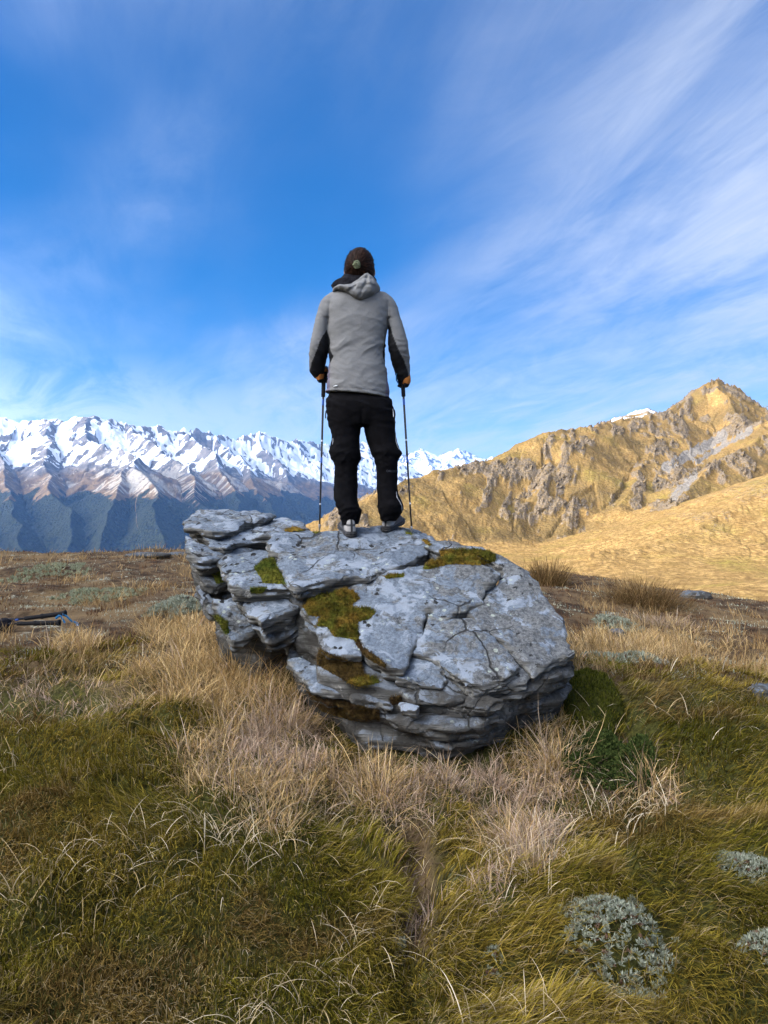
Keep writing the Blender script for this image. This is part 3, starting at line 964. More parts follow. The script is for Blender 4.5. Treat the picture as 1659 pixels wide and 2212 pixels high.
def mat_rock(name='lichen_schist', shade=None):
    m, t, b = new_mat(name, 0.9, 0.15)
    pos = t.node('ShaderNodeTexCoord').outputs['Object']
    geo = t.node('ShaderNodeNewGeometry')
    up = t.node('ShaderNodeSeparateXYZ')
    t.l.new(geo.outputs['Normal'], up.inputs[0])
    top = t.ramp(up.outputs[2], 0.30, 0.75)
    sx = t.node('ShaderNodeSeparateXYZ')
    t.l.new(pos, sx.inputs[0])
    n1 = t.noise(pos, 2.2, 5, 0.6)
    n2 = t.noise(pos, 11.0, 6, 0.68, 0.4)
    n3 = t.noise(pos, 55.0, 5, 0.72)
    n4 = t.noise(pos, 170.0, 3, 0.7)
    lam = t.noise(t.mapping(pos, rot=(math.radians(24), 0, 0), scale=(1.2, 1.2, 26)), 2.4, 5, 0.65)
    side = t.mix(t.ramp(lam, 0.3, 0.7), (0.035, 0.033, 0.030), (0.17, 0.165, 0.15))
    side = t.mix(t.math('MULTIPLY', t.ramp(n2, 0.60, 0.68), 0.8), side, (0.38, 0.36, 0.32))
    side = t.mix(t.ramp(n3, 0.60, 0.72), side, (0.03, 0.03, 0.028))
    # broad crusts of lichen with crisp borders over blue-grey schist
    w1 = t.noise(pos, 5.5, 8, 0.66, 0.5)
    w2 = t.noise(t.mapping(pos, loc=(3, 7, 1)), 9.0, 8, 0.68, 0.6)
    base = t.mix(t.ramp(n3, 0.32, 0.66), (0.066, 0.080, 0.100), (0.135, 0.158, 0.188))
    base = t.mix(t.math('MULTIPLY', t.ramp(w1, 0.50, 0.545), t.ramp(n4, 0.25, 0.55, 0.45, 0.95)), base, (0.205, 0.232, 0.268))
    dk = t.math('ADD', w2, t.ramp(sx.outputs[0], 0.05, 0.65, -0.03, 0.10))
    dk = t.math('ADD', dk, t.math('MULTIPLY', t.math('SUBTRACT', n1, 0.5), 0.35))
    base = t.mix(t.math('MULTIPLY', t.ramp(dk, 0.505, 0.550), 0.90), base, t.mix(t.ramp(n3, 0.4, 0.6), (0.050, 0.050, 0.050), (0.13, 0.13, 0.125)))
    gv = t.voronoi(pos, 22.0)
    base = t.mix(t.math('MULTIPLY', t.ramp(t.math('ADD', gv, t.math('MULTIPLY', t.math('SUBTRACT', n3, 0.5), 0.6)), 0.24, 0.18), t.ramp(t.noise(pos, 4.0, 3, 0.5), 0.52, 0.58, 0.0, 0.7)), base, (0.32, 0.35, 0.29))
    pv = t.voronoi(pos, 17.0)
    base = t.mix(t.math('MULTIPLY', t.ramp(t.math('ADD', pv, t.math('MULTIPLY', t.math('SUBTRACT', n3, 0.5), 0.7)), 0.26, 0.21), t.ramp(t.noise(pos, 3.1, 3, 0.5), 0.44, 0.52)), base, (0.014, 0.014, 0.014))
    base = t.mix(t.math('MULTIPLY', t.ramp(n4, 0.58, 0.68), 0.55), base, (0.06, 0.06, 0.06))
    base = t.mix(t.math('MULTIPLY', t.ramp(n4, 0.40, 0.30), 0.45), base, (0.38, 0.405, 0.43))
    # hairline cracks
    cv = t.voronoi(t.vmath('ADD', pos, t.vmath('SCALE', t.node_noise_color(pos, 3.0), 0.22)), 3.4, 'DISTANCE_TO_EDGE')
    crack = t.ramp(cv, 0.020, 0.006)
    crack = t.math('MULTIPLY', crack, t.ramp(t.noise(pos, 2.0, 2, 0.5), 0.44, 0.56))
    base = t.mix(t.math('MULTIPLY', crack, 0.9), base, (0.018, 0.017, 0.015))
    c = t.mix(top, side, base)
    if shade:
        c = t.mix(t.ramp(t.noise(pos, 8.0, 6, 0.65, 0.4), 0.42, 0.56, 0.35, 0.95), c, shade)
    t.set(b.inputs['Base Color'], c)
    h = t.math('ADD', t.math('MULTIPLY', n3, 0.7), t.math('MULTIPLY', n4, 0.25))
    h = t.math('ADD', h, t.math('MULTIPLY', lam, t.math('SUBTRACT', 1.2, top)))
    h = t.math('SUBTRACT', h, t.math('MULTIPLY', crack, 0.8))
    t.set(b.inputs['Normal'], t.bump(h, 0.85, 0.013))
    return m


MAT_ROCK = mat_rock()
MAT_ROCK_DARK = mat_rock('dark_schist', (0.040, 0.037, 0.032))  # darker variety of the schist, for lower slabs, core and loose stones
boulder = thing('boulder', tuple(pw(850, 1640, 3.6) * np.array([1, 1, 0]) + np.array([0, 0, 0.1])),
                'large layered grey schist boulder with lichen and moss that the hiker stands on', 'boulder')


def slab_solid(uv, pln, thick, vox=0.0095, taper=0.35, seed=0, rough=1.0, flake=1.0, dome=0.0):
    rs = np.random.RandomState(seed)
    P3 = np.array([pln.hit(*q) for q in uv])
    L = pln.loc(P3)[:, :2]
    # roughen the outline
    out = []
    for i in range(len(L)):
        a, b = L[i], L[(i + 1) % len(L)]
        d = np.linalg.norm(b - a); k = max(1, int(d / 0.035))
        for j in range(k):
            out.append(a + (b - a) * j / k)
    out = np.array(out)
    cen = out.mean(0)
    dv = out - cen; dv /= np.linalg.norm(dv, axis=1)[:, None] + 1e-9
    out = out + dv * (0.011 * rough * fbm(out[:, 0] * 9, out[:, 1] * 9, seed * 3.1, 3) + 0.005 * rough * rs.normal(size=len(out)))[:, None]
    lo = np.array([out[:, 0].min() - .03, out[:, 1].min() - .03, -thick - .03]); hi = np.array([out[:, 0].max() + .03, out[:, 1].max() + .03, .05 + dome])
    hx = 0.5 * (hi - lo)[:2].max()

    def f(x, y, h):
        d2 = poly_sd(out, x[:, :, 0], y[:, :, 0])[:, :, None]
        wave = 0.008 * fbm(x[:, :, :1] * 3.0, y[:, :, :1] * 3.0, seed * 1.7, 3)
        fl = fbm(x[:, :, :1] * 4.5, y[:, :, :1] * 6.5, seed * 2.3 + 5, 3)
        flk = 0.007 * flake * (np.floor(fl * 4.0) + sstep(0.80, 1.0, fl * 4.0 - np.floor(fl * 4.0)))
        dm = dome * np.clip(1 + d2 / hx, 0, 1)
        top = h - (wave + flk - 0.006 * sstep(-0.022, 0.0, d2) - 0.0 - dome + dm)
        # bedding laminae eat into the broken edges
        lay = np.floor(h / 0.017 + 0.6 * perlin(x[:, :, :1] * 4, y[:, :, :1] * 4, seed))
        nr = np.broadcast_to((d2 > -0.10) & (d2 < 0.05), x.shape)
        xs, ys, ls = x[nr], y[nr], lay[nr]
        lam = np.zeros(x.shape)
        lam[nr] = 0.024 * rough * perlin(xs * 8 + 31 * seed, ys * 8, ls * 0.73) + 0.011 * perlin(xs * 24, ys * 24, ls * 1.3)
        sid = d2 - 0.005 + taper * np.maximum(-h - 0.03, 0) + lam * sstep(0.0, -0.03, h)
        bot = -thick - h
        k = 0.006
        g = -smin(-top, -sid, k)
        return np.maximum(g, bot)
    V, Fq = surface_nets(f, lo, hi, vox)
    V = relax(V, Fq, 1, 0.12)
    return pln.world(V), Fq


ROCK_BVH = []


def add_slab(uv, pln, thick, name='slab', **kw):
    V, Fq = slab_solid(uv, pln, thick, **kw)
    if np.dot(np.cross(pln.e1, pln.e2), pln.n) < 0:
        Fq = Fq[:, ::-1]
    ROCK_BVH.append((V, Fq))
    me = mesh_np(name, V - np.array(boulder.location), Fq, MAT_ROCK_DARK if kw.get('seed') in (11, 13, 15, 16, 18, 19, 20, 21, 22, 24, 27) else MAT_ROCK)
    me.set_sharp_from_angle(angle=math.radians(34))
    o = bpy.data.objects.new(name, me)
    COL.objects.link(o)
    o.parent = boulder
    return o


PL_A = Plane(490, 1125, 4.55, 0.156)
PL_B = Plane(489, 1172, 4.15, 0.15)
PL_D = Plane(540, 1230, 3.95, 0.35, 0.02)
PL_E = Plane(560, 1300, 3.80, 0.35, 0.02)
PL_F = Plane(836, 1155, 4.30, 0.364)
PL_H = Plane(836, 1250, 3.85, 0.625)


def hp(off, sx=0.0, u=900, v=1320):
    y = PL_H.hit(u, v)[1]
    return Plane(u, v, y, 0.625, sx, off)


add_slab([(400, 1122), (408, 1112), (428, 1106), (450, 1102), (500, 1101), (551, 1102), (590, 1108), (578, 1114), (565, 1121), (528, 1128), (512, 1138), (484, 1145), (456, 1146), (439, 1141), (402, 1133)],
         PL_A, 0.055, seed=1, taper=0.6)
add_slab([(408, 1140), (447, 1162), (456, 1172), (489, 1174), (512, 1165), (545, 1160), (580, 1158), (620, 1160), (690, 1155), (680, 1145), (652, 1130), (624, 1121), (593, 1116), (520, 1114), (440, 1120)],
         PL_B, 0.11, seed=2, taper=0.5)
add_slab([(470, 1207), (492, 1195), (537, 1186), (568, 1184), (600, 1190), (640, 1215), (660, 1262), (624, 1266), (540, 1267), (503, 1266), (489, 1249), (481, 1226)], PL_D, 0.10, seed=3)
add_slab([(505, 1273), (560, 1262), (640, 1262), (648, 1300), (640, 1317), (596, 1328), (565, 1344), (551, 1327), (528, 1305), (512, 1287)], PL_E, 0.12, seed=4)
add_slab([(579, 1167), (593, 1151), (652, 1148), (690, 1143), (735, 1139), (770, 1133), (836, 1127), (880, 1133), (930, 1150), (945, 1168), (924, 1182), (900, 1200), (869, 1221), (840, 1229), (811, 1234), (792, 1243), (763, 1241), (735, 1246), (680, 1258), (638, 1270), (620, 1250), (602, 1215), (597, 1197), (584, 1190)],
         PL_F, 0.10, seed=5, dome=0.0)
# main face, broken by cracks
add_slab(z3((1010, 845), (1040, 900), (1110, 1000), (1180, 1150), (1225, 1200), (1340, 1190), (1455, 1205), (1470, 1140), (1425, 1060), (1420, 960), (1450, 800), (1380, 690), (1120, 720)), hp(-0.012), 0.10, seed=6)
add_slab(z4((30, 780), (60, 940), (120, 1010), (205, 1072), (332, 1087), (362, 1010), (380, 962), (430, 880), (452, 830), (480, 760), (510, 706), (640, 733), (755, 690), (862, 630), (875, 540), (960, 500), (1000, 430), (930, 380), (780, 330), (560, 350), (430, 400), (250, 440), (60, 490), (-100, 560), (-160, 640), (-60, 700)),
         hp(0.014), 0.12, seed=7)
add_slab(z4((517, 722), (640, 746), (740, 735), (850, 795), (955, 878), (1055, 988), (1118, 1055), (1080, 1112), (980, 1167), (880, 1195), (780, 1190), (690, 1120), (600, 1060), (500, 1000), (395, 968), (462, 852)), hp(0.0, -0.03), 0.11, seed=8)
add_slab(z4((768, 702), (886, 630), (893, 545), (985, 505), (1020, 420), (940, 360), (800, 300), (640, 330), (480, 260), (560, 215), (640, 213), (830, 258), (1000, 318), (1150, 410), (1240, 490), (1335, 620), (1410, 740), (1450, 860), (1480, 930), (1507, 978), (1440, 1000), (1330, 1050), (1212, 1096), (1132, 1030), (1065, 965), (1000, 900), (940, 850), (855, 785)),
         hp(-0.008, -0.05, 1010, 1300), 0.10, seed=9)
add_slab(z4((375, 1000), (500, 1012), (600, 1072), (655, 1150), (590, 1192), (430, 1182), (305, 1150), (345, 1085)), hp(-0.035), 0.09, seed=10)
add_slab(z4((300, 1160), (430, 1195), (590, 1205), (670, 1150), (720, 1150), (785, 1205), (812, 1242), (745, 1302), (600, 1320), (470, 1310), (350, 1260)), hp(-0.075, 0, 900, 1460), 0.08, seed=11)
add_slab(z4((790, 1205), (990, 1180), (1090, 1122), (1125, 1065), (1197, 1135), (1150, 1190), (1060, 1205), (930, 1240), (830, 1260)), hp(-0.055, -0.04, 1080, 1460), 0.10, seed=12)
add_slab(z4((1210, 1112), (1330, 1062), (1440, 1012), (1484, 1050), (1478, 1085), (1440, 1130), (1330, 1190), (1240, 1200), (1150, 1210)), hp(-0.11, -0.06, 1200, 1440), 0.10, seed=13)
PL_J = Plane(690, 1460, 3.46, 0.45, 0.05)
add_slab(z3((905, 1262), (1000, 1240), (1110, 1290), (1220, 1360), (1345, 1440), (1295, 1482), (1200, 1482), (1080, 1460), (980, 1350)), PL_J, 0.05, seed=14, vox=0.0075)
add_slab(z3((1100, 1485), (1250, 1480), (1395, 1525), (1405, 1578), (1200, 1545)), Plane(725, 1505, 3.40, 0.40), 0.06, seed=15, vox=0.0075)
add_slab(z3((1345, 1450), (1430, 1410), (1560, 1440), (1690, 1495), (1690, 1590), (1560, 1570), (1410, 1535)), Plane(790, 1500, 3.34, 0.40), 0.07, seed=16, vox=0.0075)
add_slab(z4((320, 1300), (380, 1295), (442, 1345), (425, 1372), (330, 1355)), Plane(885, 1522, 3.20, 0.45), 0.05, seed=17, vox=0.007)
add_slab(z4((745, 1335), (800, 1270), (850, 1235), (930, 1265), (1000, 1290), (900, 1350)), Plane(1030, 1505, 3.24, 0.8), 0.07, seed=18, vox=0.0075)
add_slab(z4((220, 1380), (330, 1365), (560, 1395), (700, 1400), (900, 1375), (980, 1400), (880, 1450), (640, 1480), (380, 1450)), Plane(950, 1545, 3.27, 0.30), 0.09, seed=19)
add_slab(z4((430, 1540), (600, 1500), (820, 1500), (900, 1440), (980, 1450), (940, 1500), (800, 1570), (560, 1575)), Plane(960, 1580, 3.30, 0.30), 0.10, seed=20)
add_slab(z4((1080, 1260), (1290, 1180), (1440, 1140), (1465, 1190), (1400, 1270), (1250, 1310), (1120, 1330)), Plane(1170, 1490, 3.50, 0.35, -0.1), 0.09, seed=21)
add_slab(z4((1000, 1395), (1200, 1320), (1400, 1280), (1420, 1320), (1330, 1370), (1100, 1420)), Plane(1150, 1525, 3.56, 0.30, -0.08), 0.12, seed=22)
# dipping beds of the broken left hand wall
add_slab([(402, 1150), (430, 1168), (470, 1182), (520, 1178), (580, 1165), (600, 1180), (560, 1190), (500, 1200), (460, 1207), (430, 1205), (412, 1192)], Plane(450, 1180, 4.22, 0.30, -0.25), 0.12, seed=23)
add_slab([(412, 1195), (440, 1208), (470, 1214), (485, 1240), (500, 1262), (470, 1270), (445, 1262), (428, 1240)], Plane(450, 1235, 4.16, 0.75, -0.55), 0.12, seed=24)
add_slab([(424, 1262), (436, 1252), (452, 1268), (470, 1300), (478, 1330), (462, 1328), (440, 1298)], Plane(450, 1290, 4.08, 0.9, -0.6), 0.10, seed=25, vox=0.008)
add_slab([(462, 1290), (500, 1290), (520, 1315), (545, 1345), (560, 1365), (540, 1378), (505, 1390), (482, 1345)], Plane(510, 1340, 3.92, 0.85, -0.35), 0.12, seed=26)
add_slab([(545, 1340), (566, 1350), (600, 1345), (640, 1328), (650, 1345), (628, 1368), (588, 1382), (565, 1372)], Plane(600, 1358, 3.74, 0.5, 0.1), 0.09, seed=27, vox=0.008)


def hull_planes(pts):
    bm = bmesh.new()
    for p in pts:
        bm.verts.new(p)
    bmesh.ops.convex_hull(bm, input=bm.verts)
    bm.normal_update()
    c = np.mean(pts, 0)
    out = []
    for fc in bm.faces:
        n = np.array(fc.normal); d = n @ np.array(fc.calc_center_median())
        if n @ c - d > 0:
            n, d = -n, -d
        out.append((n, d))
    bm.free()
    return out


def build_core():
    def under(pts, dz):
        return [p + np.array([0, 0, -dz]) for p in pts]
    main = under([PL_H.hit(u, v) for u, v in [(690, 1400), (700, 1300), (860, 1260), (960, 1190), (1060, 1205), (1150, 1270), (1205, 1360), (1215, 1400), (1120, 1445), (1000, 1468), (860, 1445), (780, 1420)]], 0.12)
    main += [pw(700, 1510, 3.52), pw(775, 1585, 3.40), pw(850, 1620, 3.36), pw(930, 1645, 3.34), pw(1005, 1640, 3.38), pw(1095, 1565, 3.55), pw(1140, 1535, 3.66), pw(1205, 1520, 3.9),
             pw(1222, 1470, 3.95), np.array([.95, 4.5, 0]), np.array([.2, 4.9, 0]), np.array([-.4, 4.6, 0]), pw(850, 1700, 3.5), pw(1000, 1700, 3.5), pw(1130, 1600, 3.75)]
    left = under([PL_B.hit(u, v) for u, v in [(425, 1160), (490, 1165), (640, 1150), (600, 1122), (450, 1122)]], 0.12)
    left += [pw(440, 1250, 4.3), pw(480, 1330, 4.25), pw(505, 1390, 4.15), pw(560, 1375, 4.0), pw(620, 1370, 3.85), pw(640, 1300, 3.95), np.array([-.9, 4.9, 0]), np.array([-.3, 5.0, 0]), np.array([-.85, 4.2, .1])]
    mid = under([PL_F.hit(u, v) for u, v in [(620, 1240), (720, 1235), (860, 1210), (900, 1185), (850, 1150), (720, 1160), (610, 1170)]], 0.10)
    mid += [pw(610, 1380, 3.9), pw(680, 1430, 3.68), pw(740, 1480, 3.58), pw(650, 1480, 3.75), np.array([-.3, 4.8, 0]), np.array([.3, 4.8, 0]), np.array([-.5, 4.2, 0]), pw(700, 1540, 3.66)]
    hs = [hull_planes(h) for h in (main, left, mid)]
    allp = np.array(main + left + mid)
    lo = allp.min(0) - .06; hi = allp.max(0) + .06
    bed = np.array([0.05, -0.36, 1.0]); bed /= np.linalg.norm(bed)

    def f(x, y, z):
        g = None
        for pls in hs:
            d = np.full(x.shape, -1e9)
            for n, dd in pls:
                d = np.maximum(d, n[0] * x + n[1] * y + n[2] * z - dd)
            g = d if g is None else smin(g, d, 0.04)
        h = bed[0] * x + bed[1] * y + bed[2] * z
        near = np.abs(g) < 0.12
        xs, ys, hs_ = x[near], y[near], h[near]
        l1 = np.floor(hs_ / 0.055 + 0.8 * perlin(xs * 2.1, ys * 2.1, 1.5))
        l2 = np.floor(hs_ / 0.018 + 0.6 * perlin(xs * 4, ys * 4, 2.5))
        dis = 0.050 * perlin(xs * 3.1, ys * 3.1, l1 * 0.77) + 0.022 * perlin(xs * 9, ys * 9, l2 * 0.91) + 0.02 * fbm(xs * 5, ys * 5, z[near] * 5, 3)
        g = g.copy()
        g[near] += dis
        return g
    V, Fq = surface_nets(f, lo, hi, 0.019)
    ROCK_BVH.append((V, Fq))
    me = mesh_np('core', V - np.array(boulder.location), Fq, MAT_ROCK_DARK)
    me.set_sharp_from_angle(angle=math.radians(34))
    o = bpy.data.objects.new('core', me)
    COL.objects.link(o)
    o.parent = boulder


build_core()


def make_bvh(items):
    vs = []; fs = []; o = 0
    for V, Fq in items:
        vs.extend(map(tuple, V)); fs.extend((Fq + o).tolist()); o += len(V)
    return BVHTree.FromPolygons(vs, fs)


rock_tree = make_bvh(ROCK_BVH)


def rock_top(x, y, default=None):
    h = rock_tree.ray_cast(Vector((x, y, 3.0)), Vector((0, 0, -1)))
    return h[0].z if h[0] is not None else default


# ------------------------------------------------------------------ moss on the boulder
def mat_moss(name, a, b_, c_):
    m, t, b = new_mat(name, 0.95, 0.1)
    pos = t.node('ShaderNodeTexCoord').outputs['Object']
    c = t.mix(t.ramp(t.noise(pos, 9.0, 4, 0.6), 0.38, 0.62), a, b_)
    c = t.mix(t.ramp(t.noise(pos, 60.0, 4, 0.7), 0.45, 0.70), c, c_)
    t.set(b.inputs['Base Color'], c)
    t.set(b.inputs['Normal'], t.bump(t.noise(pos, 120, 4, 0.7), 1.0, 0.015))
    return m


MOSS_GOLD = mat_moss('golden_moss', (0.115, 0.115, 0.014), (0.235, 0.140, 0.022), (0.045, 0.032, 0.008))
MOSS_GREEN = mat_moss('green_moss', (0.075, 0.10, 0.012), (0.15, 0.14, 0.018), (0.020, 0.022, 0.006))
MOSS_BROWN = mat_moss('brown_moss', (0.065, 0.038, 0.015), (0.12, 0.075, 0.02), (0.02, 0.014, 0.008))


def largest_piece(Fq, n):
    lab = np.arange(n)
    for _ in range(400):
        m = lab[Fq].min(1)
        new = lab.copy()
        for k in range(4):
            np.minimum.at(new, Fq[:, k], m)
        new = new[new]
        if (new == lab).all():
            break
        lab = new
    fl = lab[Fq[:, 0]]
    v, c = np.unique(fl, return_counts=True)
    return Fq[fl == v[c.argmax()]]


def add_moss(uv, mat, thick=0.022, seed=0):
    """a cushion of moss lying on whatever rock is in sight there"""
    P = []
    for i in range(len(uv)):
        a = np.array(uv[i]); b = np.array(uv[(i + 1) % len(uv)])
        k = max(1, int(np.linalg.norm(b - a) / 4))
        for j in range(k):
            q = a + (b - a) * j / k
            P.append(q)
    P = np.array(P)
    P = P + np.stack([3.0 * perlin(P[:, 0] / 7, P[:, 1] / 7, seed), 2.0 * perlin(P[:, 0] / 7, P[:, 1] / 7, seed + 4)], 1)
    st = 1.3
    us = np.arange(P[:, 0].min(), P[:, 0].max() + st, st); vs = np.arange(P[:, 1].min(), P[:, 1].max() + st, st)
    U, W = np.meshgrid(us, vs)
    sd = poly_sd(P, U, W)
    idx = -np.ones(U.shape, int); V = []; N = []; S = []
    o = Vector((0, 0, CAMZ))
    for i, j in np.argwhere(sd < st * 0.8):
        d = Vector(((U[i, j] - CU) / F, 1.0, -(W[i, j] - CV) / F)).normalized()
        h = rock_tree.ray_cast(o, d)
        if h[0] is None or h[3] > 7:
            continue
        idx[i, j] = len(V)
        V.append(h[0][:]); N.append(h[1][:]); S.append(sd[i, j])
    V = np.array(V); N = np.array(N); S = np.array(S)
    e = np.clip(-S / 9.0, 0, 1)
    tk = thick * np.sqrt(e) * (0.75 + 0.5 * perlin(V[:, 0] * 22, V[:, 1] * 22, V[:, 2] * 22 + seed) + 0.35 * perlin(V[:, 0] * 60, V[:, 1] * 60, V[:, 2] * 60)) - 0.004 * (S > -0.5)
    N = N * 0.5 + np.array([0, -0.35, 0.8])
    V = V + N / np.linalg.norm(N, axis=1)[:, None] * tk[:, None]
    a = idx[:-1, :-1]; b = idx[:-1, 1:]; c = idx[1:, 1:]; d = idx[1:, :-1]
    ok = (a >= 0) & (b >= 0) & (c >= 0) & (d >= 0)
    Fq = np.stack([a[ok], d[ok], c[ok], b[ok]], 1)
    # drop faces that bridge a step in depth
    ed = np.max([np.linalg.norm(V[Fq[:, k]] - V[Fq[:, (k + 1) % 4]], axis=1) for k in range(4)], 0)
    Fq = largest_piece(Fq[ed < 0.06], len(V))
    used = np.unique(Fq); remap = -np.ones(len(V), int); remap[used] = np.arange(len(used)); V = V[used]; Fq = remap[Fq]
    rs = np.random.RandomState(seed)
    nf = int(len(V) * 1.3)
    k = rs.randint(0, len(V), nf)
    nr = N[used][k] / np.linalg.norm(N[used][k], axis=1)[:, None]
    d = nr + rs.normal(size=(nf, 3)) * 0.75
    d /= np.linalg.norm(d, axis=1)[:, None]
    sd_ = np.cross(d, rs.normal(size=(nf, 3))); sd_ /= np.linalg.norm(sd_, axis=1)[:, None]
    L = rs.uniform(0.006, 0.016, nf)[:, None] * (0.5 + thick / 0.03)
    r0 = V[k] + rs.normal(size=(nf, 3)) * 0.003
    FV = np.stack([r0 - sd_ * 0.0016, r0 + sd_ * 0.0016, r0 + d * L], 1).reshape(-1, 3)
    ft = len(V) + np.arange(nf * 3).reshape(-1, 3)
    me = mesh_np('moss_patch', np.concatenate([V, FV]) - np.array(boulder.location), [Fq, ft], mat)
    ob = bpy.data.objects.new('moss_patch', me)
    COL.objects.link(ob)
    ob.parent = boulder
    ob['kind'] = 'stuff'
    return ob


add_moss(z3((1010, 840), (1060, 790), (1130, 750), (1240, 735), (1330, 710), (1400, 720), (1450, 780), (1380, 830), (1400, 850), (1540, 860), (1575, 890), (1540, 930), (1440, 960), (1430, 1050), (1440, 1130), (1380, 1090), (1240, 1070), (1200, 1000), (1110, 990), (1150, 920), (1050, 910)), MOSS_GOLD, 0.026, 1)
add_moss(z3((630, 545), (700, 490), (790, 465), (825, 560), (885, 670), (700, 660), (680, 610)), MOSS_GREEN, 0.022, 2)
add_moss(z3((600, 695), (740, 690), (690, 745), (610, 740)), MOSS_GREEN, 0.016, 3)
add_moss(z3((310, 590), (390, 560), (430, 650), (340, 670)), MOSS_GREEN, 0.018, 4)
add_moss(z3((850, 255), (940, 222), (1045, 258), (950, 275)), MOSS_GOLD, 0.02, 5)
add_moss(z3((1030, 272), (1100, 254), (1245, 238), (1245, 256), (1100, 274)), MOSS_GREEN, 0.014, 6)
add_moss(z4((470, 410), (520, 370), (600, 350), (580, 300), (700, 290), (860, 290), (960, 320), (960, 370), (860, 395), (680, 385), (560, 410), (480, 425)), MOSS_GOLD, 0.026, 7)
add_moss(z4((205, 465), (270, 450), (350, 455), (340, 478), (220, 485)), MOSS_GOLD, 0.016, 8)
add_moss(z4((345, 160), (395, 175), (400, 195), (360, 180)), MOSS_GREEN, 0.012, 9)
add_moss(z4((455, 220), (500, 225), (535, 260), (510, 264)), MOSS_GOLD, 0.014, 10)
add_moss(z3((1425, 1050), (1470, 1150), (1560, 1220), (1659, 1290), (1640, 1315), (1500, 1240), (1415, 1130)), MOSS_BROWN, 0.018, 11)
add_moss(z3((830, 1090), (960, 1070), (1080, 1080), (1180, 1200), (1450, 1290), (1500, 1400), (1340, 1420), (1120, 1290), (900, 1210)), MOSS_BROWN, 0.03, 12)
add_moss(z3((1040, 1500), (1180, 1560), (1400, 1600), (1600, 1640), (1600, 1720), (1380, 1720), (1150, 1650)), MOSS_BROWN, 0.03, 13)
add_moss(z3((290, 910), (340, 900), (430, 960), (440, 1050), (360, 1060)), MOSS_GREEN, 0.03, 14)
add_moss(z4((240, 1290), (320, 1270), (330, 1320), (260, 1340)), MOSS_BROWN, 0.02, 15)
add_moss(z3((1350, 1430), (1430, 1370), (1560, 1390), (1600, 1430), (1440, 1460)), MOSS_GOLD, 0.02, 16)

# ------------------------------------------------------------------ the hiker, seen from behind
YP = 4.33            # distance of the body's middle
PX = YP / F          # metres per picture unit at that distance


def pxy(u, v, y=YP):
    return pw(u, v, y)


def zloft(table, p=2.2, yc=YP, smooth=9, n=260):
    """rows (v, u_left, u_right, half depth, y offset) -> distance field of a limb that runs up and down"""
    T = np.array([tuple(r) + (0.0,) * (5 - len(r)) for r in table], float)
    v = np.linspace(T[0, 0], T[-1, 0], n)
    c = [np.interp(v, T[:, 0], T[:, k]) for k in range(1, 5)]
    ker = np.hanning(smooth + 2)[1:-1]; ker /= ker.sum()
    c = [np.convolve(np.pad(a, smooth // 2, mode='edge'), ker, 'valid')[:n] for a in c]
    z = CAMZ - (v - CV) / F * YP
    cx = ((c[0] + c[1]) / 2 - CU) * PX; rx = (c[1] - c[0]) / 2 * PX
    z, cx, rx, ry, yo = [a[::-1] for a in (z, cx, rx, c[2], c[3])]

    def f(x, y, zz):
        X0 = np.interp(zz, z, cx); RX = np.interp(zz, z, rx); RY = np.interp(zz, z, ry); Y0 = np.interp(zz, z, yo) + yc
        q = (np.abs((x - X0) / RX) ** p + np.abs((y - Y0) / RY) ** p) ** (1 / p)
        d = (q - 1) * np.minimum(RX, RY)
        cap = np.maximum(zz - z[-1], z[0] - zz)
        return np.maximum(d, cap)
    return f


def ellip(c, r):
    def f(x, y, z):
        q = np.sqrt(((x - c[0]) / r[0]) ** 2 + ((y - c[1]) / r[1]) ** 2 + ((z - c[2]) / r[2]) ** 2)
        return (q - 1) * min(r)
    return f


def capsule(a, b, ra, rb):
    a = np.array(a, float); b = np.array(b, float)
    e = b - a; L = e @ e

    def f(x, y, z):
        t = np.clip(((x - a[0]) * e[0] + (y - a[1]) * e[1] + (z - a[2]) * e[2]) / L, 0, 1)
        return np.sqrt((x - a[0] - t * e[0]) ** 2 + (y - a[1] - t * e[1]) ** 2 + (z - a[2] - t * e[2]) ** 2) - (ra + (rb - ra) * t)
    return f


def UV(x, z):
    """picture coordinates on the body plane"""
    return CU + x / PX, CV - (z - CAMZ) / PX


person = thing('person', (float(pw(795, 1150, YP)[0]), 4.33, float(PL_F.hit(795, 1152)[2])),
               'hiker in grey hooded jacket and black trousers standing with back turned on the boulder', 'person')


def piece(name, V, Fq, mat, parent=None, attrs=None, **props):
    par = parent or person
    root = par
    off = np.array(person.location)
    me = mesh_np(name, V - off, Fq, mat, attrs=attrs)
    o = bpy.data.objects.new(name, me)
    COL.objects.link(o)
    o.parent = par
    for k, v in props.items():
        o[k] = v
    return o


def mat_vcol(name, rough, spec, bump=0.0, bs=300.0, weave=True):
    m, t, b = new_mat(name, rough, spec)
    pos = t.node('ShaderNodeTexCoord').outputs['Object']
    a = t.attr('col')
    n = t.noise(pos, 22.0, 4, 0.6)
    t.set(b.inputs['Base Color'], t.mix(t.ramp(n, 0.3, 0.7, 0.0, 0.35), a, t.mix(1.0, a, (0.72, 0.72, 0.74), 'MULTIPLY')))
    if bump:
        t.set(b.inputs['Normal'], t.bump(t.math('ADD', t.noise(pos, bs, 3, 0.6), t.math('MULTIPLY', t.noise(pos, 45.0, 4, 0.6), 1.6)), 0.6, bump))
    return m


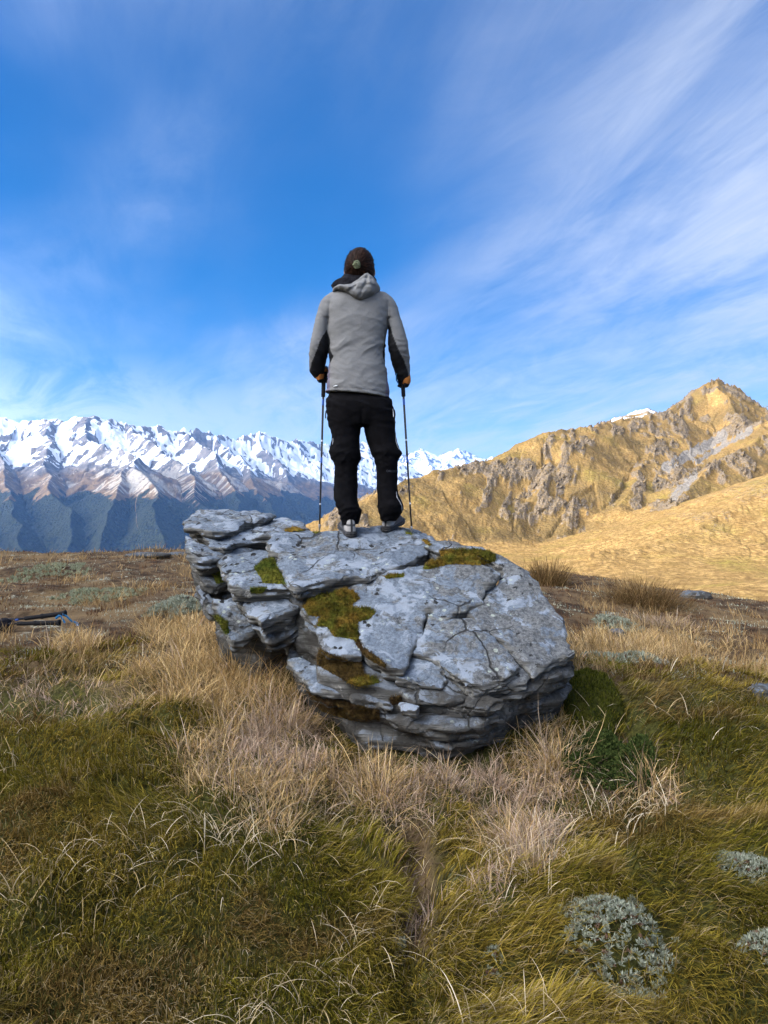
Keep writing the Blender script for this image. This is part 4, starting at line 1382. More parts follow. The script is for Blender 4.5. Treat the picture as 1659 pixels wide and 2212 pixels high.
MAT_JACKET = mat_vcol('jacket_shell', 0.75, 0.2, 0.0025)
MAT_SHOE = mat_vcol('shoe_upper', 0.75, 0.3, 0.003)
MAT_GLOVE = mat_vcol('glove', 0.8, 0.2, 0.004)
MAT_BLACK = simple_mat('black_softshell', (0.0038, 0.0036, 0.0042), 0.9, 0.06, 0.3, 30.0, 0.003, 60.0)
MAT_FLEECE = simple_mat('black_fleece', (0.009, 0.009, 0.012), 0.95, 0.1, 0.4, 90.0, 0.010, 160.0)
MAT_SKIN = simple_mat('skin', (0.42, 0.22, 0.155), 0.55, 0.35, 0.1, 25.0)
MAT_RUBBER = simple_mat('dark_rubber', (0.022, 0.021, 0.021), 0.7, 0.3, 0.3, 60.0, 0.003, 200.0)

GREY = (0.150, 0.149, 0.147); BLK = (0.005, 0.005, 0.006); PUR = (0.115, 0.10, 0.14)


def build_jacket():
    torso = zloft([(618, 752, 800, .075), (624, 744, 806, .08), (632, 728, 822, .088), (638, 714, 835, .10), (645, 706, 841, .108), (655, 703, 844, .115), (670, 702, 843, .122), (700, 704, 841, .126), (720, 707, 837, .124),
                   (745, 709, 832, .118), (757, 711, 829, .115), (770, 711, 831, .118), (790, 709, 834, .124), (815, 707, 837, .13), (835, 705, 840, .133), (850, 704, 842, .133), (866, 704, 843, .130)], 2.3)
    la = zloft([(636, 714, 724, .025), (640, 707, 724, .04), (646, 699, 722, .05), (653, 693, 720, .055), (663, 688, 718, .058), (685, 682, 713, .058, -.005), (710, 677, 709, .057, -.012), (734, 672, 709.5, .056, -.015), (747, 670, 709.5, .055, -.012), (760, 668, 708, .054, -.005), (770, 667, 706, .052, .008),
                (786, 667, 702, .05, .03), (797, 667, 700, .047, .05), (803, 669, 698, .045, .06), (812, 676, 693, .035, .072)], 2.1)
    ra = zloft([(637, 826, 834, .025), (641, 826, 841, .04), (647, 827, 849, .05), (654, 829, 854, .055), (665, 832, 860, .058), (685, 836, 865, .058, -.005), (710, 838.5, 873, .057, -.012), (735, 838, 880, .056, -.015), (748, 838, 882, .055, -.012), (760, 840.5, 883.5, .054, -.004), (770, 843, 885, .052, .008),
                (785, 847, 886, .05, .03), (798, 852.5, 887, .047, .05), (810, 857, 886.5, .045, .06), (818, 862, 884, .036, .072), (821, 866, 880, .03, .072)], 2.1)

    def fold(x, y, z, side):
        u, v = UV(x, z)
        # drag lines: mostly slanting, gathering at the waist
        a = (u - 770) * 0.80 + (v - 740) * 0.60 * np.sign(u - 772 + 1e-6) * 0.6
        w1 = ridged(u * 0.011 + 3, (v + 0.55 * (u - 770)) * 0.042 + 0.35 * perlin(u * .03, v * .03, 1), y * 2.0, 2)
        w2 = ridged(u * 0.013 + 9, (v - 0.35 * (u - 770)) * 0.055 + 0.4 * perlin(u * .03, v * .03, 4), y * 2.0, 2)
        waist = np.exp(-((v - 757) / 20.0) ** 2); low = sstep(770, 800, v); up = sstep(760, 700, v)
        g = w1 * (0.35 * up + 0.9 * waist + 0.35 * low) + w2 * (0.30 * up + 0.5 * waist + 0.55 * low)
        return g

    def sleeve_fold(x, y, z):
        u, v = UV(x, z)
        w = ridged(u * 0.03 + 5, v * 0.085 + 0.25 * u * 0.085 * np.sign(u - 770) + 0.5 * perlin(u * .05, v * .05, 2), y * 4, 2)
        return w * (0.5 + 0.6 * np.exp(-((v - 765) / 22.0) ** 2) + 0.6 * sstep(790, 805, v))

    def f(x, y, z):
        t = torso(x, y, z); a = la(x, y, z); b = ra(x, y, z)
        near = np.minimum(np.minimum(t, a), b) < 0.03
        xs, ys, zs = x[near], y[near], z[near]
        tt, aa, bb = t[near], a[near], b[near]
        fo = fold(xs, ys, zs, 0); sf = sleeve_fold(xs, ys, zs)
        tt = tt - 0.012 * (fo - 0.45); aa = aa - 0.007 * (sf - 0.4); bb = bb - 0.007 * (sf - 0.4)
        u, v = UV(xs, zs)
        # stitched hem
        hem = 848 + (u - 704) * (14 / 137.0)
        tt = tt + 0.004 * np.exp(-((v - (hem - 7)) / 1.6) ** 2)
        # shoulder seams and the back yoke sink a little
        for sx_, pts in ((1, [(655, 714), (690, 711), (710, 709)]), (-1, [(655, 838), (690, 838), (712, 838)])):
            us = np.interp(v, [p[0] for p in pts], [p[1] for p in pts])
            tt = tt + 0.006 * np.exp(-((u - us) / 2.2) ** 2) * sstep(650, 665, v) * sstep(715, 700, v)
        kk = np.where(v < 690, 0.035, 0.010)
        g = smin(smin(tt, aa, kk), bb, kk)
        g = np.maximum(g, (v - hem) * PX)
        out = np.full(x.shape, 0.03)
        out[near] = g
        return out
    lo = np.minimum(pxy(660, 875), pxy(660, 875)) - [0, .2, 0]; hi = pxy(893, 612) + [0, .2, 0]
    V, Fq = surface_nets(f, (lo[0], YP - .19, lo[2]), (hi[0], YP + .19, hi[2]), 0.0058)
    V = relax(V, Fq, 1, 0.35)
    t = torso(*V.T); a = la(*V.T); b = ra(*V.T)
    u, v = UV(V[:, 0], V[:, 2])
    # picture coordinates seen from the lens, since parts lie nearer or farther than the body plane
    u, v = to_uv(V[:, 0], V[:, 1], V[:, 2])
    col = np.tile(np.array(GREY), (len(V), 1))
    arm_l = (a < t) & (a < b); arm_r = (b < t) & (b <= a)
    bl = np.interp(v, [690, 708, 734, 757, 782, 798, 803], [716, 708, 692, 684, 673.6, 669.5, 660])
    br = np.interp(v, [690, 708, 726, 759, 775, 800, 811, 815], [838, 844.6, 849, 862.6, 871.6, 880.6, 882, 893])
    k = (arm_l & (u > bl)) | (arm_r & (u < br))
    tor = ~(arm_l | arm_r)
    gl = np.interp(v, [715, 733.6, 749.8, 758, 769.6, 784, 800, 847], [706, 713, 712.3, 714, 720.4, 713.2, 712.5, 712])
    gr = np.interp(v, [712, 724.6, 751.6, 769.6, 787.6, 823.6, 857.8], [842, 835.6, 828, 826.6, 833.8, 834.7, 832])
    side = tor & ((u < gl) | (u > gr)) & (v > 712)
    front = V[:, 1] > YP + 0.03
    col[k | (side & (v < 784))] = BLK
    col[side & (v >= 784)] = PUR
    rnd = 1 + 0.05 * fbm(V[:, 0] * 12, V[:, 1] * 12, V[:, 2] * 12, 3)
    col = col * rnd[:, None]
    j = piece('jacket', V, Fq, MAT_JACKET, attrs={'col': col}, label='grey insulated jacket with black underarm panels')
    return j, V, Fq


jacket, JV, JF = build_jacket()
j_tree = make_bvh([(JV, JF)])


def on_tree(tree, u, v, lift=0.002):
    d = Vector(((u - CU) / F, 1.0, -(v - CV) / F)).normalized()
    h = tree.ray_cast(Vector((0, 0, CAMZ)), d)
    return np.array(h[0] - d * lift) if h[0] is not None else pxy(u, v)


def z1(x, y):
    return (630.4 + x / 5.556, 517.6 + y / 5.556)


def build_hood():
    P = np.array([z1(*q) for q in [(490, 662), (495, 610), (560, 600), (640, 606), (720, 596), (800, 545), (880, 478), (915, 468), (985, 520), (1040, 580), (1062, 612), (1060, 650), (1010, 700), (960, 742), (900, 775), (830, 797), (770, 778), (720, 740), (640, 682), (560, 656)]])
    Pw = np.array([pxy(*q)[[0, 2]] for q in P])

    def f(x, y, z):
        d2 = poly_sd(Pw, x[:, 0, :], z[:, 0, :])[:, None, :]
        u, v = UV(x[:, :1, :], z[:, :1, :])
        R = 0.05
        th = 0.052 * np.sqrt(np.clip(1 - (1 - np.clip(-d2 / R, 0, 1)) ** 2, 0, 1)) + 0.0
        # creases
        cr = 0
        for (x0, y0, x1, y1, w, a) in ((915, 480, 900, 620, 3.0, .010), (880, 640, 820, 785, 3.0, .008), (740, 610, 900, 540, 3.5, .010), (700, 700, 770, 650, 2.5, .009), (720, 745, 780, 640, 2.2, .006), (900, 640, 1040, 640, 3.0, .007), (560, 620, 760, 640, 2.5, .006), (960, 560, 1000, 690, 3.0, .007)):
            a0 = np.array(z1(x0, y0)); b0 = np.array(z1(x1, y1)); e = b0 - a0
            t = np.clip(((u - a0[0]) * e[0] + (v - a0[1]) * e[1]) / (e @ e), 0, 1)
            dd = np.hypot(u - a0[0] - t * e[0], v - a0[1] - t * e[1])
            cr = cr + a * np.exp(-(dd / w) ** 2)
        th = th - cr * sstep(0, -0.02, d2) + 0.006 * fbm(u * .06, v * .09, 2.0, 2)
        yc = YP - 0.105 - 0.10 * (v - 640) * PX * 0.5 + 0.07 * sstep(740, 715, u) + 0.05 * sstep(805, 825, u)
        d = np.abs(y - yc) - th
        return np.maximum(d, d2) * 0.8
    lo = pxy(714, 664); hi = pxy(826, 598)
    V, Fq = surface_nets(f, (lo[0], YP - .21, lo[2]), (hi[0], YP + .08, hi[2]), 0.0042)
    V = relax(V, Fq, 2, 0.5)
    col = np.tile(np.array(GREY) * 1.0, (len(V), 1)) * (1 + 0.06 * fbm(V[:, 0] * 15, V[:, 1] * 15, V[:, 2] * 15, 3))[:, None]
    piece('hood', V, Fq, MAT_JACKET, parent=jacket, attrs={'col': col})


build_hood()


def build_collar():
    f0 = zloft([(588, 750, 800, .058), (596, 742, 806, .066), (603, 733, 809, .075), (610, 723, 812, .085), (616, 718, 815, .09), (622, 718, 817, .092), (630, 722, 818, .09)], 2.2)

    def f(x, y, z):
        d = f0(x, y, z)
        return d + 0.006 * fbm(x * 22, y * 22, z * 30, 3) + 0.006 * perlin(x * 9, y * 9, z * 25)
    lo = pxy(712, 632); hi = pxy(824, 584)
    V, Fq = surface_nets(f, (lo[0], YP - .12, lo[2]), (hi[0], YP + .12, hi[2]), 0.0045)
    piece('neck_warmer', V, Fq, MAT_FLEECE)


build_collar()


def build_hair():
    c = pxy(771.7, 586)
    f0 = zloft([(539.3, 772, 782, .02, -.0), (541, 766, 790, .05), (544, 761.5, 794, .065), (549, 755.5, 799, .085), (555, 751, 803, .098), (562, 748, 805.5, .106), (570, 745.5, 807.5, .109), (580, 744, 808.8, .108), (588, 744.5, 808.8, .102), (596, 746.5, 807, .092), (603, 750, 803, .078), (609, 756, 796, .06)], 2.05, smooth=5)

    def f(x, y, z):
        d = f0(x, y, z)
        near = np.abs(d) < 0.02
        xs, ys, zs = x[near], y[near], z[near]
        ang = np.arctan2(xs - c[0], zs - c[2] + 1e-6)
        r = np.hypot(xs - c[0], zs - c[2])
        st = perlin(ang * 9, r * 5, 1.0) * 0.003 + perlin(ang * 30, r * 9, 5.0) * 0.0020
        d = d.copy()
        d[near] += st * sstep(0.01, 0.04, r)
        # the face side is not covered
        return np.maximum(d, -np.minimum(0, 0) + (y - (YP + 0.045 + 0.5 * np.maximum(z - c[2] - 0.04, 0))))
    lo = pxy(740, 612); hi = pxy(813, 536)
    V, Fq = surface_nets(f, (lo[0], YP - .125, lo[2]), (hi[0], YP + .12, hi[2]), 0.0034)
    V = relax(V, Fq, 1, 0.3)
    m, t, b = new_mat('brown_hair', 0.65, 0.12)
    pos = t.node('ShaderNodeTexCoord').outputs['Object']
    a = t.attr('col')
    t.set(b.inputs['Base Color'], a)
    t.set(b.inputs['Normal'], t.bump(t.noise(pos, 260, 3, 0.6), 0.5, 0.003))
    ang = np.arctan2(V[:, 0] - c[0], V[:, 2] - c[2]); r = np.hypot(V[:, 0] - c[0], V[:, 2] - c[2])
    k = 0.5 + 0.5 * perlin(ang * 30, r * 6, 2.0) + 0.35 * perlin(ang * 75, r * 9, 3.0)
    col = np.array([0.008, 0.004, 0.003]) + np.clip(k, 0, 1.3)[:, None] * np.array([0.020, 0.009, 0.005])
    h = piece('hair', V, Fq, m, attrs={'col': col})
    # strands drawn back to the tie
    rs = np.random.RandomState(4)
    ns = 1500
    kk = rs.randint(0, len(V), ns * 2)
    kk = kk[V[kk, 1] < YP + 0.03][:ns]
    n_ = vnormals(V, Fq)[kk]
    if (n_ * (V[kk] - np.array([c[0], YP, c[2] + .03]))).sum() < 0:
        n_ = -n_
    tie = np.array([c[0], YP - .112, c[2]])
    p0 = V[kk]
    vs = []; cs = []
    L = rs.uniform(.02, .05, len(kk))
    cur = p0 + n_ * 0.0022
    loose = (rs.rand(len(kk)) < 0.06)
    base_c = np.array([0.010, 0.005, 0.0035]) + rs.rand(len(kk), 1) ** 2.4 * np.array([0.055, 0.023, 0.012])
    for j in range(4):
        td = tie - cur; dist = np.linalg.norm(td, axis=1)[:, None]; td = td / np.maximum(dist, 1e-4)
        td = td - n_ * (td * n_).sum(1)[:, None] * 0.9
        td /= np.linalg.norm(td, axis=1)[:, None] + 1e-6
        sd_ = np.cross(n_, td) * (0.0024 * (1 - 0.2 * j))
        vs += [cur - sd_, cur + sd_]; cs += [base_c, base_c]
        cur = cur + td * np.minimum(L / 4, dist[:, 0] / 5)[:, None] + n_ * (0.0006 + 0.006 * loose[:, None] * (j + 1) / 4) * (1 if j < 2 else -0.4) + rs.normal(size=cur.shape) * 0.0007
    SV = np.stack(vs, 1).reshape(-1, 3); SC = np.stack(cs, 1).reshape(-1, 3)
    bq = np.arange(len(kk))[:, None] * 8
    SF = np.concatenate([bq + np.array([[2 * j, 2 * j + 1, 2 * j + 3, 2 * j + 2]]) for j in range(3)])
    piece('strands', SV, SF, m, parent=h, attrs={'col': SC}, kind='stuff')
    # scrunchie
    cs = np.array([c[0], YP - 0.118, c[2]])

    def g(x, y, z):
        dx, dy, dz = x - cs[0], y - cs[1], z - cs[2]
        a = np.arctan2(dz, dx)
        rr = np.hypot(dx, dz)
        d = np.sqrt((rr / 1.08 - 0.0110) ** 2 + dy ** 2) - 0.0110
        d = np.minimum(d, np.sqrt(dx ** 2 + (dy + .003) ** 2 + dz ** 2) - 0.014)
        return d + 0.0045 * perlin(x * 75, y * 75, z * 75) + 0.003 * np.abs(perlin(x * 140, y * 140, z * 60))
    V2, F2 = surface_nets(g, cs - .034, cs + .034, 0.0022)
    piece('hair_tie', V2, F2, simple_mat('sage_cotton', (0.10, 0.112, 0.065), 0.9, 0.1, 0.35, 120.0, 0.003, 400), parent=h, label='sage green scrunchie')


build_hair()


def build_trousers():
    pel = zloft([(842, 714, 832, .100), (852, 710, 836, .104), (860, 706, 842, .114), (868, 703, 849, .130), (880, 704, 850, .136), (895, 707, 851, .132), (910, 709, 853, .118), (922, 711, 853, .10)], 2.3)
    ll = zloft([(890, 706, 787, .11), (905, 709, 784, .108), (919, 711, 782, .104), (945, 716.5, 777, .098), (965, 712, 777.5, .096, -.004), (979, 709.5, 778.5, .096, -.006), (991, 716, 778.5, .092, -.004), (1002, 722.5, 773.5, .087), (1010, 722.5, 772.5, .084, .004), (1030, 721.5, 773, .08, .008), (1054, 719.5, 773.5, .082, .008), (1075, 720.5, 772.5, .085, .004),
                (1090, 726, 774, .088), (1100, 730, 781, .088), (1108, 732, 780, .086), (1115, 734.5, 777, .08, .005), (1124, 736, 775.5, .074, .012), (1133, 738, 774, .07, .018)], 2.2)
    rl = zloft([(890, 779, 851, .11), (905, 781, 852.5, .108), (919, 783, 853.5, .104), (940, 788, 856, .10), (959, 794, 860, .098, .0), (972, 799, 866, .098, -.004), (981, 803, 869, .097, -.006), (988, 806, 863, .093), (996, 809, 858, .09), (1009, 812, 859, .086, .004), (1027, 812.5, 860.5, .082, .01), (1050, 812.5, 859.5, .083, .012), (1066, 814, 861, .086, .01),
                (1080, 816, 868, .09, .008), (1092, 816, 872, .092, .006), (1100, 818, 871, .09, .008), (1108, 820, 868, .086, .012), (1116, 821.5, 862, .08, .02), (1126, 824, 856, .072, .03)], 2.2)

    def folds(x, y, z):
        u, v = UV(x, z)
        kn = np.exp(-((v - 992) / 20.0) ** 2); an = sstep(1070, 1100, v); th = sstep(930, 880, v)
        w1 = ridged(u * 0.022 + 2, (v + 0.45 * u) * 0.055 + 0.4 * perlin(u * .04, v * .04, 1), y * 3, 2)
        w2 = ridged(u * 0.018 + 7, (v - 0.45 * u) * 0.06 + 0.4 * perlin(u * .03, v * .03, 6), y * 3, 2)
        return w1 * (0.25 + 0.6 * kn + 0.8 * an) + w2 * (0.4 + 0.4 * th + 0.3 * kn)

    def f(x, y, z):
        a = pel(x, y, z); b = ll(x, y, z); c = rl(x, y, z)
        near = np.minimum(np.minimum(a, b), c) < 0.03
        xs, ys, zs = x[near], y[near], z[near]
        u, v = UV(xs, zs)
        k = np.where(v < 922, 0.02, 0.0015)
        g = smin(a[near], np.minimum(b[near], c[near]), 0.02)
        bc = smin(b[near], c[near], k)
        g = np.minimum(g, bc)
        g = g - 0.010 * (folds(xs, ys, zs) - 0.55)
        # seat seam
        g = g + 0.010 * np.exp(-((u - 783) / 3.0) ** 2) * sstep(880, 912, v) * sstep(935, 918, v)
        out = np.full(x.shape, 0.03); out[near] = g
        return out
    lo = pxy(694, 1143); hi = pxy(880, 838)
    V, Fq = surface_nets(f, (lo[0], YP - .16, lo[2]), (hi[0], YP + .16, hi[2]), 0.0064)
    V = relax(V, Fq, 1, 0.35)
    return piece('trousers', V, Fq, MAT_BLACK, label='black softshell trousers'), V, Fq


trousers, TV, TF = build_trousers()
t_tree = make_bvh([(TV, TF)])


def ribbon(name, pts, width, mat, parent, thick=0.0015, **props):
    """a flat strip with thickness that follows points (n,3); width runs across the line of sight"""
    P = np.array(pts)
    T = np.gradient(P, axis=0)
    T /= np.linalg.norm(T, axis=1)[:, None]
    S = np.cross(T, np.array([0, 1.0, 0])); S /= np.linalg.norm(S, axis=1)[:, None] + 1e-9
    N = np.cross(S, T)
    w = width / 2
    ring = np.stack([P + S * w + N * thick, P - S * w + N * thick, P - S * w - N * thick, P + S * w - N * thick], 1)
    V = ring.reshape(-1, 3)
    n = len(P); f = []
    for i in range(n - 1):
        for k in range(4):
            f.append((i * 4 + k, i * 4 + (k + 1) % 4, (i + 1) * 4 + (k + 1) % 4, (i + 1) * 4 + k))
    f.append((0, 1, 2, 3)); f.append((4 * n - 1, 4 * n - 2, 4 * n - 3, 4 * n - 4))
    return piece(name, V, np.array(f), mat, parent=parent, **props)


MAT_REFL = simple_mat('reflective_trim', (0.62, 0.64, 0.66), 0.4, 0.5, 0.1)
MAT_PIPING = simple_mat('grey_piping', (0.30, 0.31, 0.33), 0.5, 0.4, 0.1)
MAT_PRINT = simple_mat('dark_grey_print', (0.085, 0.085, 0.095), 0.7, 0.2, 0.1)


def dens(pts, n):
    pts = np.array(pts, float)
    d = np.concatenate([[0], np.cumsum(np.linalg.norm(np.diff(pts, axis=0), axis=1))])
    s = np.linspace(0, d[-1], n)
    return np.stack([np.interp(s, d, pts[:, k]) for k in range(pts.shape[1])], 1)


def z2(x, y):
    return (630.4 + x / 5.556, 829.5 + y / 5.556)


ribbon('reflective_dash', [on_tree(j_tree, *q) for q in dens([z1(500, 1760), z1(546, 1753)], 6)], 0.0045, MAT_REFL, jacket)
ribbon('piping', [on_tree(t_tree, *q) for q in dens([z2(1246, 590), z2(1250, 690), z2(1268, 750), z2(1290, 785)], 16)], 0.0035, MAT_PIPING, trousers)
ribbon('piping', [on_tree(t_tree, *q) for q in dens([z2(1255, 1290), z2(1262, 1360), z2(1300, 1420), z2(1322, 1470), z2(1324, 1530)], 16)], 0.0035, MAT_PIPING, trousers)
ribbon('piping', [on_tree(t_tree, *q) for q in dens([z2(492, 650), z2(494, 690), z2(486, 725)], 8)], 0.003, MAT_PIPING, trousers)
ribbon('zip_pull', [on_tree(t_tree, *z2(425, 320)) + np.array([-.006, -.004, 0]), on_tree(t_tree, *z2(425, 320)) + np.array([-.009, -.004, -.02]), on_tree(t_tree, *z2(425, 320)) + np.array([-.009, -.004, -.045])], 0.006, MAT_FLEECE, trousers, 0.002)
ribbon('zip_pull', [on_tree(t_tree, *z2(1195, 300)) + np.array([.008, -.004, 0]), on_tree(t_tree, *z2(1195, 300)) + np.array([.011, -.004, -.02]), on_tree(t_tree, *z2(1195, 300)) + np.array([.012, -.004, -.045])], 0.005, MAT_PIPING, trousers, 0.002)


def text_on(name, txt, tree, u, v, height, mat, parent, spacing=1.0):
    """flat printed lettering laid onto a surface; (u, v) is where the text starts, height in picture units"""
    cu = bpy.data.curves.new('lettering', 'FONT')
    cu.body = txt
    cu.size = 1.0
    cu.space_line = spacing
    ob = bpy.data.objects.new('lettering', cu)
    COL.objects.link(ob)
    bpy.context.view_layer.update()
    me0 = bpy.data.meshes.new_from_object(ob)
    bpy.data.objects.remove(ob)
    bpy.data.curves.remove(cu)
    k = height / 0.70
    vs = np.array([on_tree(tree, u + q.co.x * k, v - q.co.y * k, 0.0022) for q in me0.vertices])
    fs = [tuple(p.vertices) for p in me0.polygons]
    me = bpy.data.meshes.new(name)
    me.from_pydata((vs - np.array(person.location)).tolist(), [], fs)
    me.materials.append(mat)
    bpy.data.meshes.remove(me0)
    o = bpy.data.objects.new(name, me)
    COL.objects.link(o)
    o.parent = parent
    o['kind'] = 'stuff'
    return o


text_on('logo', 'OR', t_tree, 834.6, 1019.6, 4.6, MAT_PRINT, trousers)
text_on('logo', 'OUTDOOR\nRESEARCH', t_tree, 843.6, 1017.4, 2.0, MAT_PRINT, trousers, 0.95)


# ------------------------------------------------------------------ shoes
def build_shoe(u, v, yaw, y):
    heel = np.array(pw(u, v, y))
    fwd = np.array([math.sin(yaw), math.cos(yaw), 0.0])
    # tilt to the slope of the slab
    n = PL_F.n * 0.6 + np.array([0, 0, 0.4]); n = n / np.linalg.norm(n)
    fwd = fwd - n * (fwd @ n); fwd /= np.linalg.norm(fwd)
    up = n * 0.75 + np.array([0, 0, 0.25]); up = up - fwd * (up @ fwd); up /= np.linalg.norm(up)
    rt = np.cross(fwd, up)
    sgn = 1 if u > 800 else -1
    plan = np.array([(-.030, .012), (-.038, .05), (-.037, .11), (-.044, .17), (-.047, .205), (-.040, .245), (-.020, .268), (.008, .27), (.032, .252), (.043, .215), (.041, .17), (.036, .11), (.038, .05), (.030, .012), (.012, .0), (-.012, .0)])
    plan = plan * np.array([-sgn if sgn < 0 else 1, 1]) if sgn > 0 else plan * np.array([-1, 1])

    def world(V):
        return heel + V[:, :1] * rt + V[:, 1:2] * fwd + V[:, 2:3] * up

    def sole(x, l, h):
        d2 = poly_sd(plan * 1.06, x[:, :, 0], l[:, :, 0] - .0 + .006)[:, :, None]
        top = h - (0.024 + 0.008 * sstep(.05, 0, l) + 0.010 * sstep(.20, .27, l))
        tread = 0.004 * (np.sin(l * 190) > 0.3)
        arch = 0.006 * np.exp(-((l - .12) / .03) ** 2)
        bot = -h + tread + arch + 0.03 * sstep(.22, .28, l) * 0.5
        return np.maximum(np.maximum(d2 + 0.003 * np.sin(h * 500), top), bot)

    def upper(x, l, h):
        hs = np.interp(l, [0, .03, .07, .12, .17, .22, .27], [.098, .105, .108, .098, .076, .062, .05])
        k = np.clip(h / 0.1, 0, 1.2)
        inset = 0.003 + 0.012 * k ** 2 + 0.010 * sstep(.10, .24, l) * k
        d2 = poly_sd(plan, x[:, :, 0], l[:, :, 0])[:, :, None]
        g = -smin(-(d2 + inset), -(h - hs), 0.02)
        return np.maximum(g, 0.02 - h)
    V1, F1 = surface_nets(sole, (-.06, -.02, -.006), (.06, .295, .055), 0.0042)
    V2, F2 = surface_nets(upper, (-.06, -.02, .01), (.06, .295, .12), 0.0042)
    V2 = relax(V2, F2, 1, 0.4)
    x, l, h = V2.T
    light = np.array([0.30, 0.285, 0.27]); dark = np.array([0.055, 0.053, 0.056])
    col = np.tile(light, (len(V2), 1))
    band = (np.abs(h - (0.070 + 0.10 * np.maximum(l - .03, 0) * -0.3)) < 0.006) & (l > -1)
    strap = (np.abs(x) < 0.0065) & (l < 0.04)
    low = (h < 0.036 + 0.03 * sstep(.05, .16, l))
    lace = (l > .11) & (np.abs(x) < .018) & (np.sin(l * 330) > 0)
    col[band | low] = dark
    col[strap] = (0.02, 0.02, 0.021)
    col[lace & ~strap] = dark * 0.6
    s = piece('shoe', world(V2), F2 if np.dot(np.cross(rt, fwd), up) > 0 else F2[:, ::-1], MAT_SHOE, attrs={'col': col})
    piece('sole', world(V1), F1 if np.dot(np.cross(rt, fwd), up) > 0 else F1[:, ::-1], MAT_RUBBER, parent=s)
    return s


build_shoe(760, 1161.5, math.radians(-13), 4.262)
build_shoe(832, 1149.5, math.radians(20), 4.345)


# ------------------------------------------------------------------ trekking poles, gloves, body
MAT_POLE = simple_mat('black_aluminium', (0.012, 0.012, 0.014), 0.35, 0.5, 0.2, 40.0)
MAT_GRIP = simple_mat('black_foam', (0.010, 0.010, 0.011), 0.9, 0.15, 0.3, 80.0, 0.004, 250)
MAT_BLUE = simple_mat('blue_anodised', (0.012, 0.075, 0.34), 0.4, 0.5, 0.15, 40.0)
MAT_STRAP = simple_mat('blue_webbing', (0.018, 0.11, 0.24), 0.85, 0.2, 0.3, 120.0, 0.002, 500)
MAT_WHITE = simple_mat('white_print', (0.6, 0.6, 0.62), 0.6, 0.3, 0.1)
MAT_STEEL = simple_mat('worn_steel', (0.25, 0.25, 0.26), 0.4, 0.5, 0.2, 60.0, metal=0.8)


def tube_rings(a, b, prof, seg=12, org=(0, 0, 0)):
    """prof: list of (t, radius) along a->b; closed at both ends"""
    a = np.array(a, float); b = np.array(b, float)
    T = (b - a) / np.linalg.norm(b - a)
    s = np.cross(T, [0, 1.0, 0.01]); s /= np.linalg.norm(s)
    q = np.cross(T, s)
    V = []; Fc = []
    ang = np.arange(seg) * 2 * math.pi / seg
    for t, r in prof:
        c = a + (b - a) * t
        V.append(c + r * (np.cos(ang)[:, None] * s + np.sin(ang)[:, None] * q))
    n = len(prof)
    V = np.concatenate(V)
    i = np.arange(n - 1)[:, None] * seg; k = np.arange(seg)[None, :]
    Fq = np.stack([i + k, i + (k + 1) % seg, i + seg + (k + 1) % seg, i + seg + k], -1).reshape(-1, 4)
    c0 = len(V); V = np.concatenate([V, [a + (b - a) * prof[0][0], a + (b - a) * prof[-1][0]]])
    kk = np.arange(seg)
    cap = np.concatenate([np.stack([(kk + 1) % seg, kk, np.full(seg, c0)], 1), np.stack([(n - 1) * seg + kk, (n - 1) * seg + (kk + 1) % seg, np.full(seg, c0 + 1)], 1)])
    return V - np.array(org), [Fq, cap]


def grip_profile(t0, t1, r, n=34, ridges=14, amp=0.0010):
    out = []
    for i in range(n):
        t = t0 + (t1 - t0) * i / (n - 1)
        w = i / (n - 1)
        rr = r * (1.0 + 0.16 * math.exp(-((w - 0.42) / 0.05) ** 2) + 0.22 * math.exp(-(w / 0.07) ** 2) - 0.10 * w)
        if w < 0.4:
            rr += amp * math.sin(i * 2.6)
        out.append((t, rr))
    return out


def pole_part(root, name, a, b, prof, mat, parent=None, **props):
    V, Fs = tube_rings(a, b, prof, 12, root.location)
    me = mesh_np(name, V, Fs, mat)
    o = bpy.data.objects.new(name, me)
    COL.objects.link(o)
    o.parent = parent or root
    for k, v in props.items():
        o[k] = v
    return o


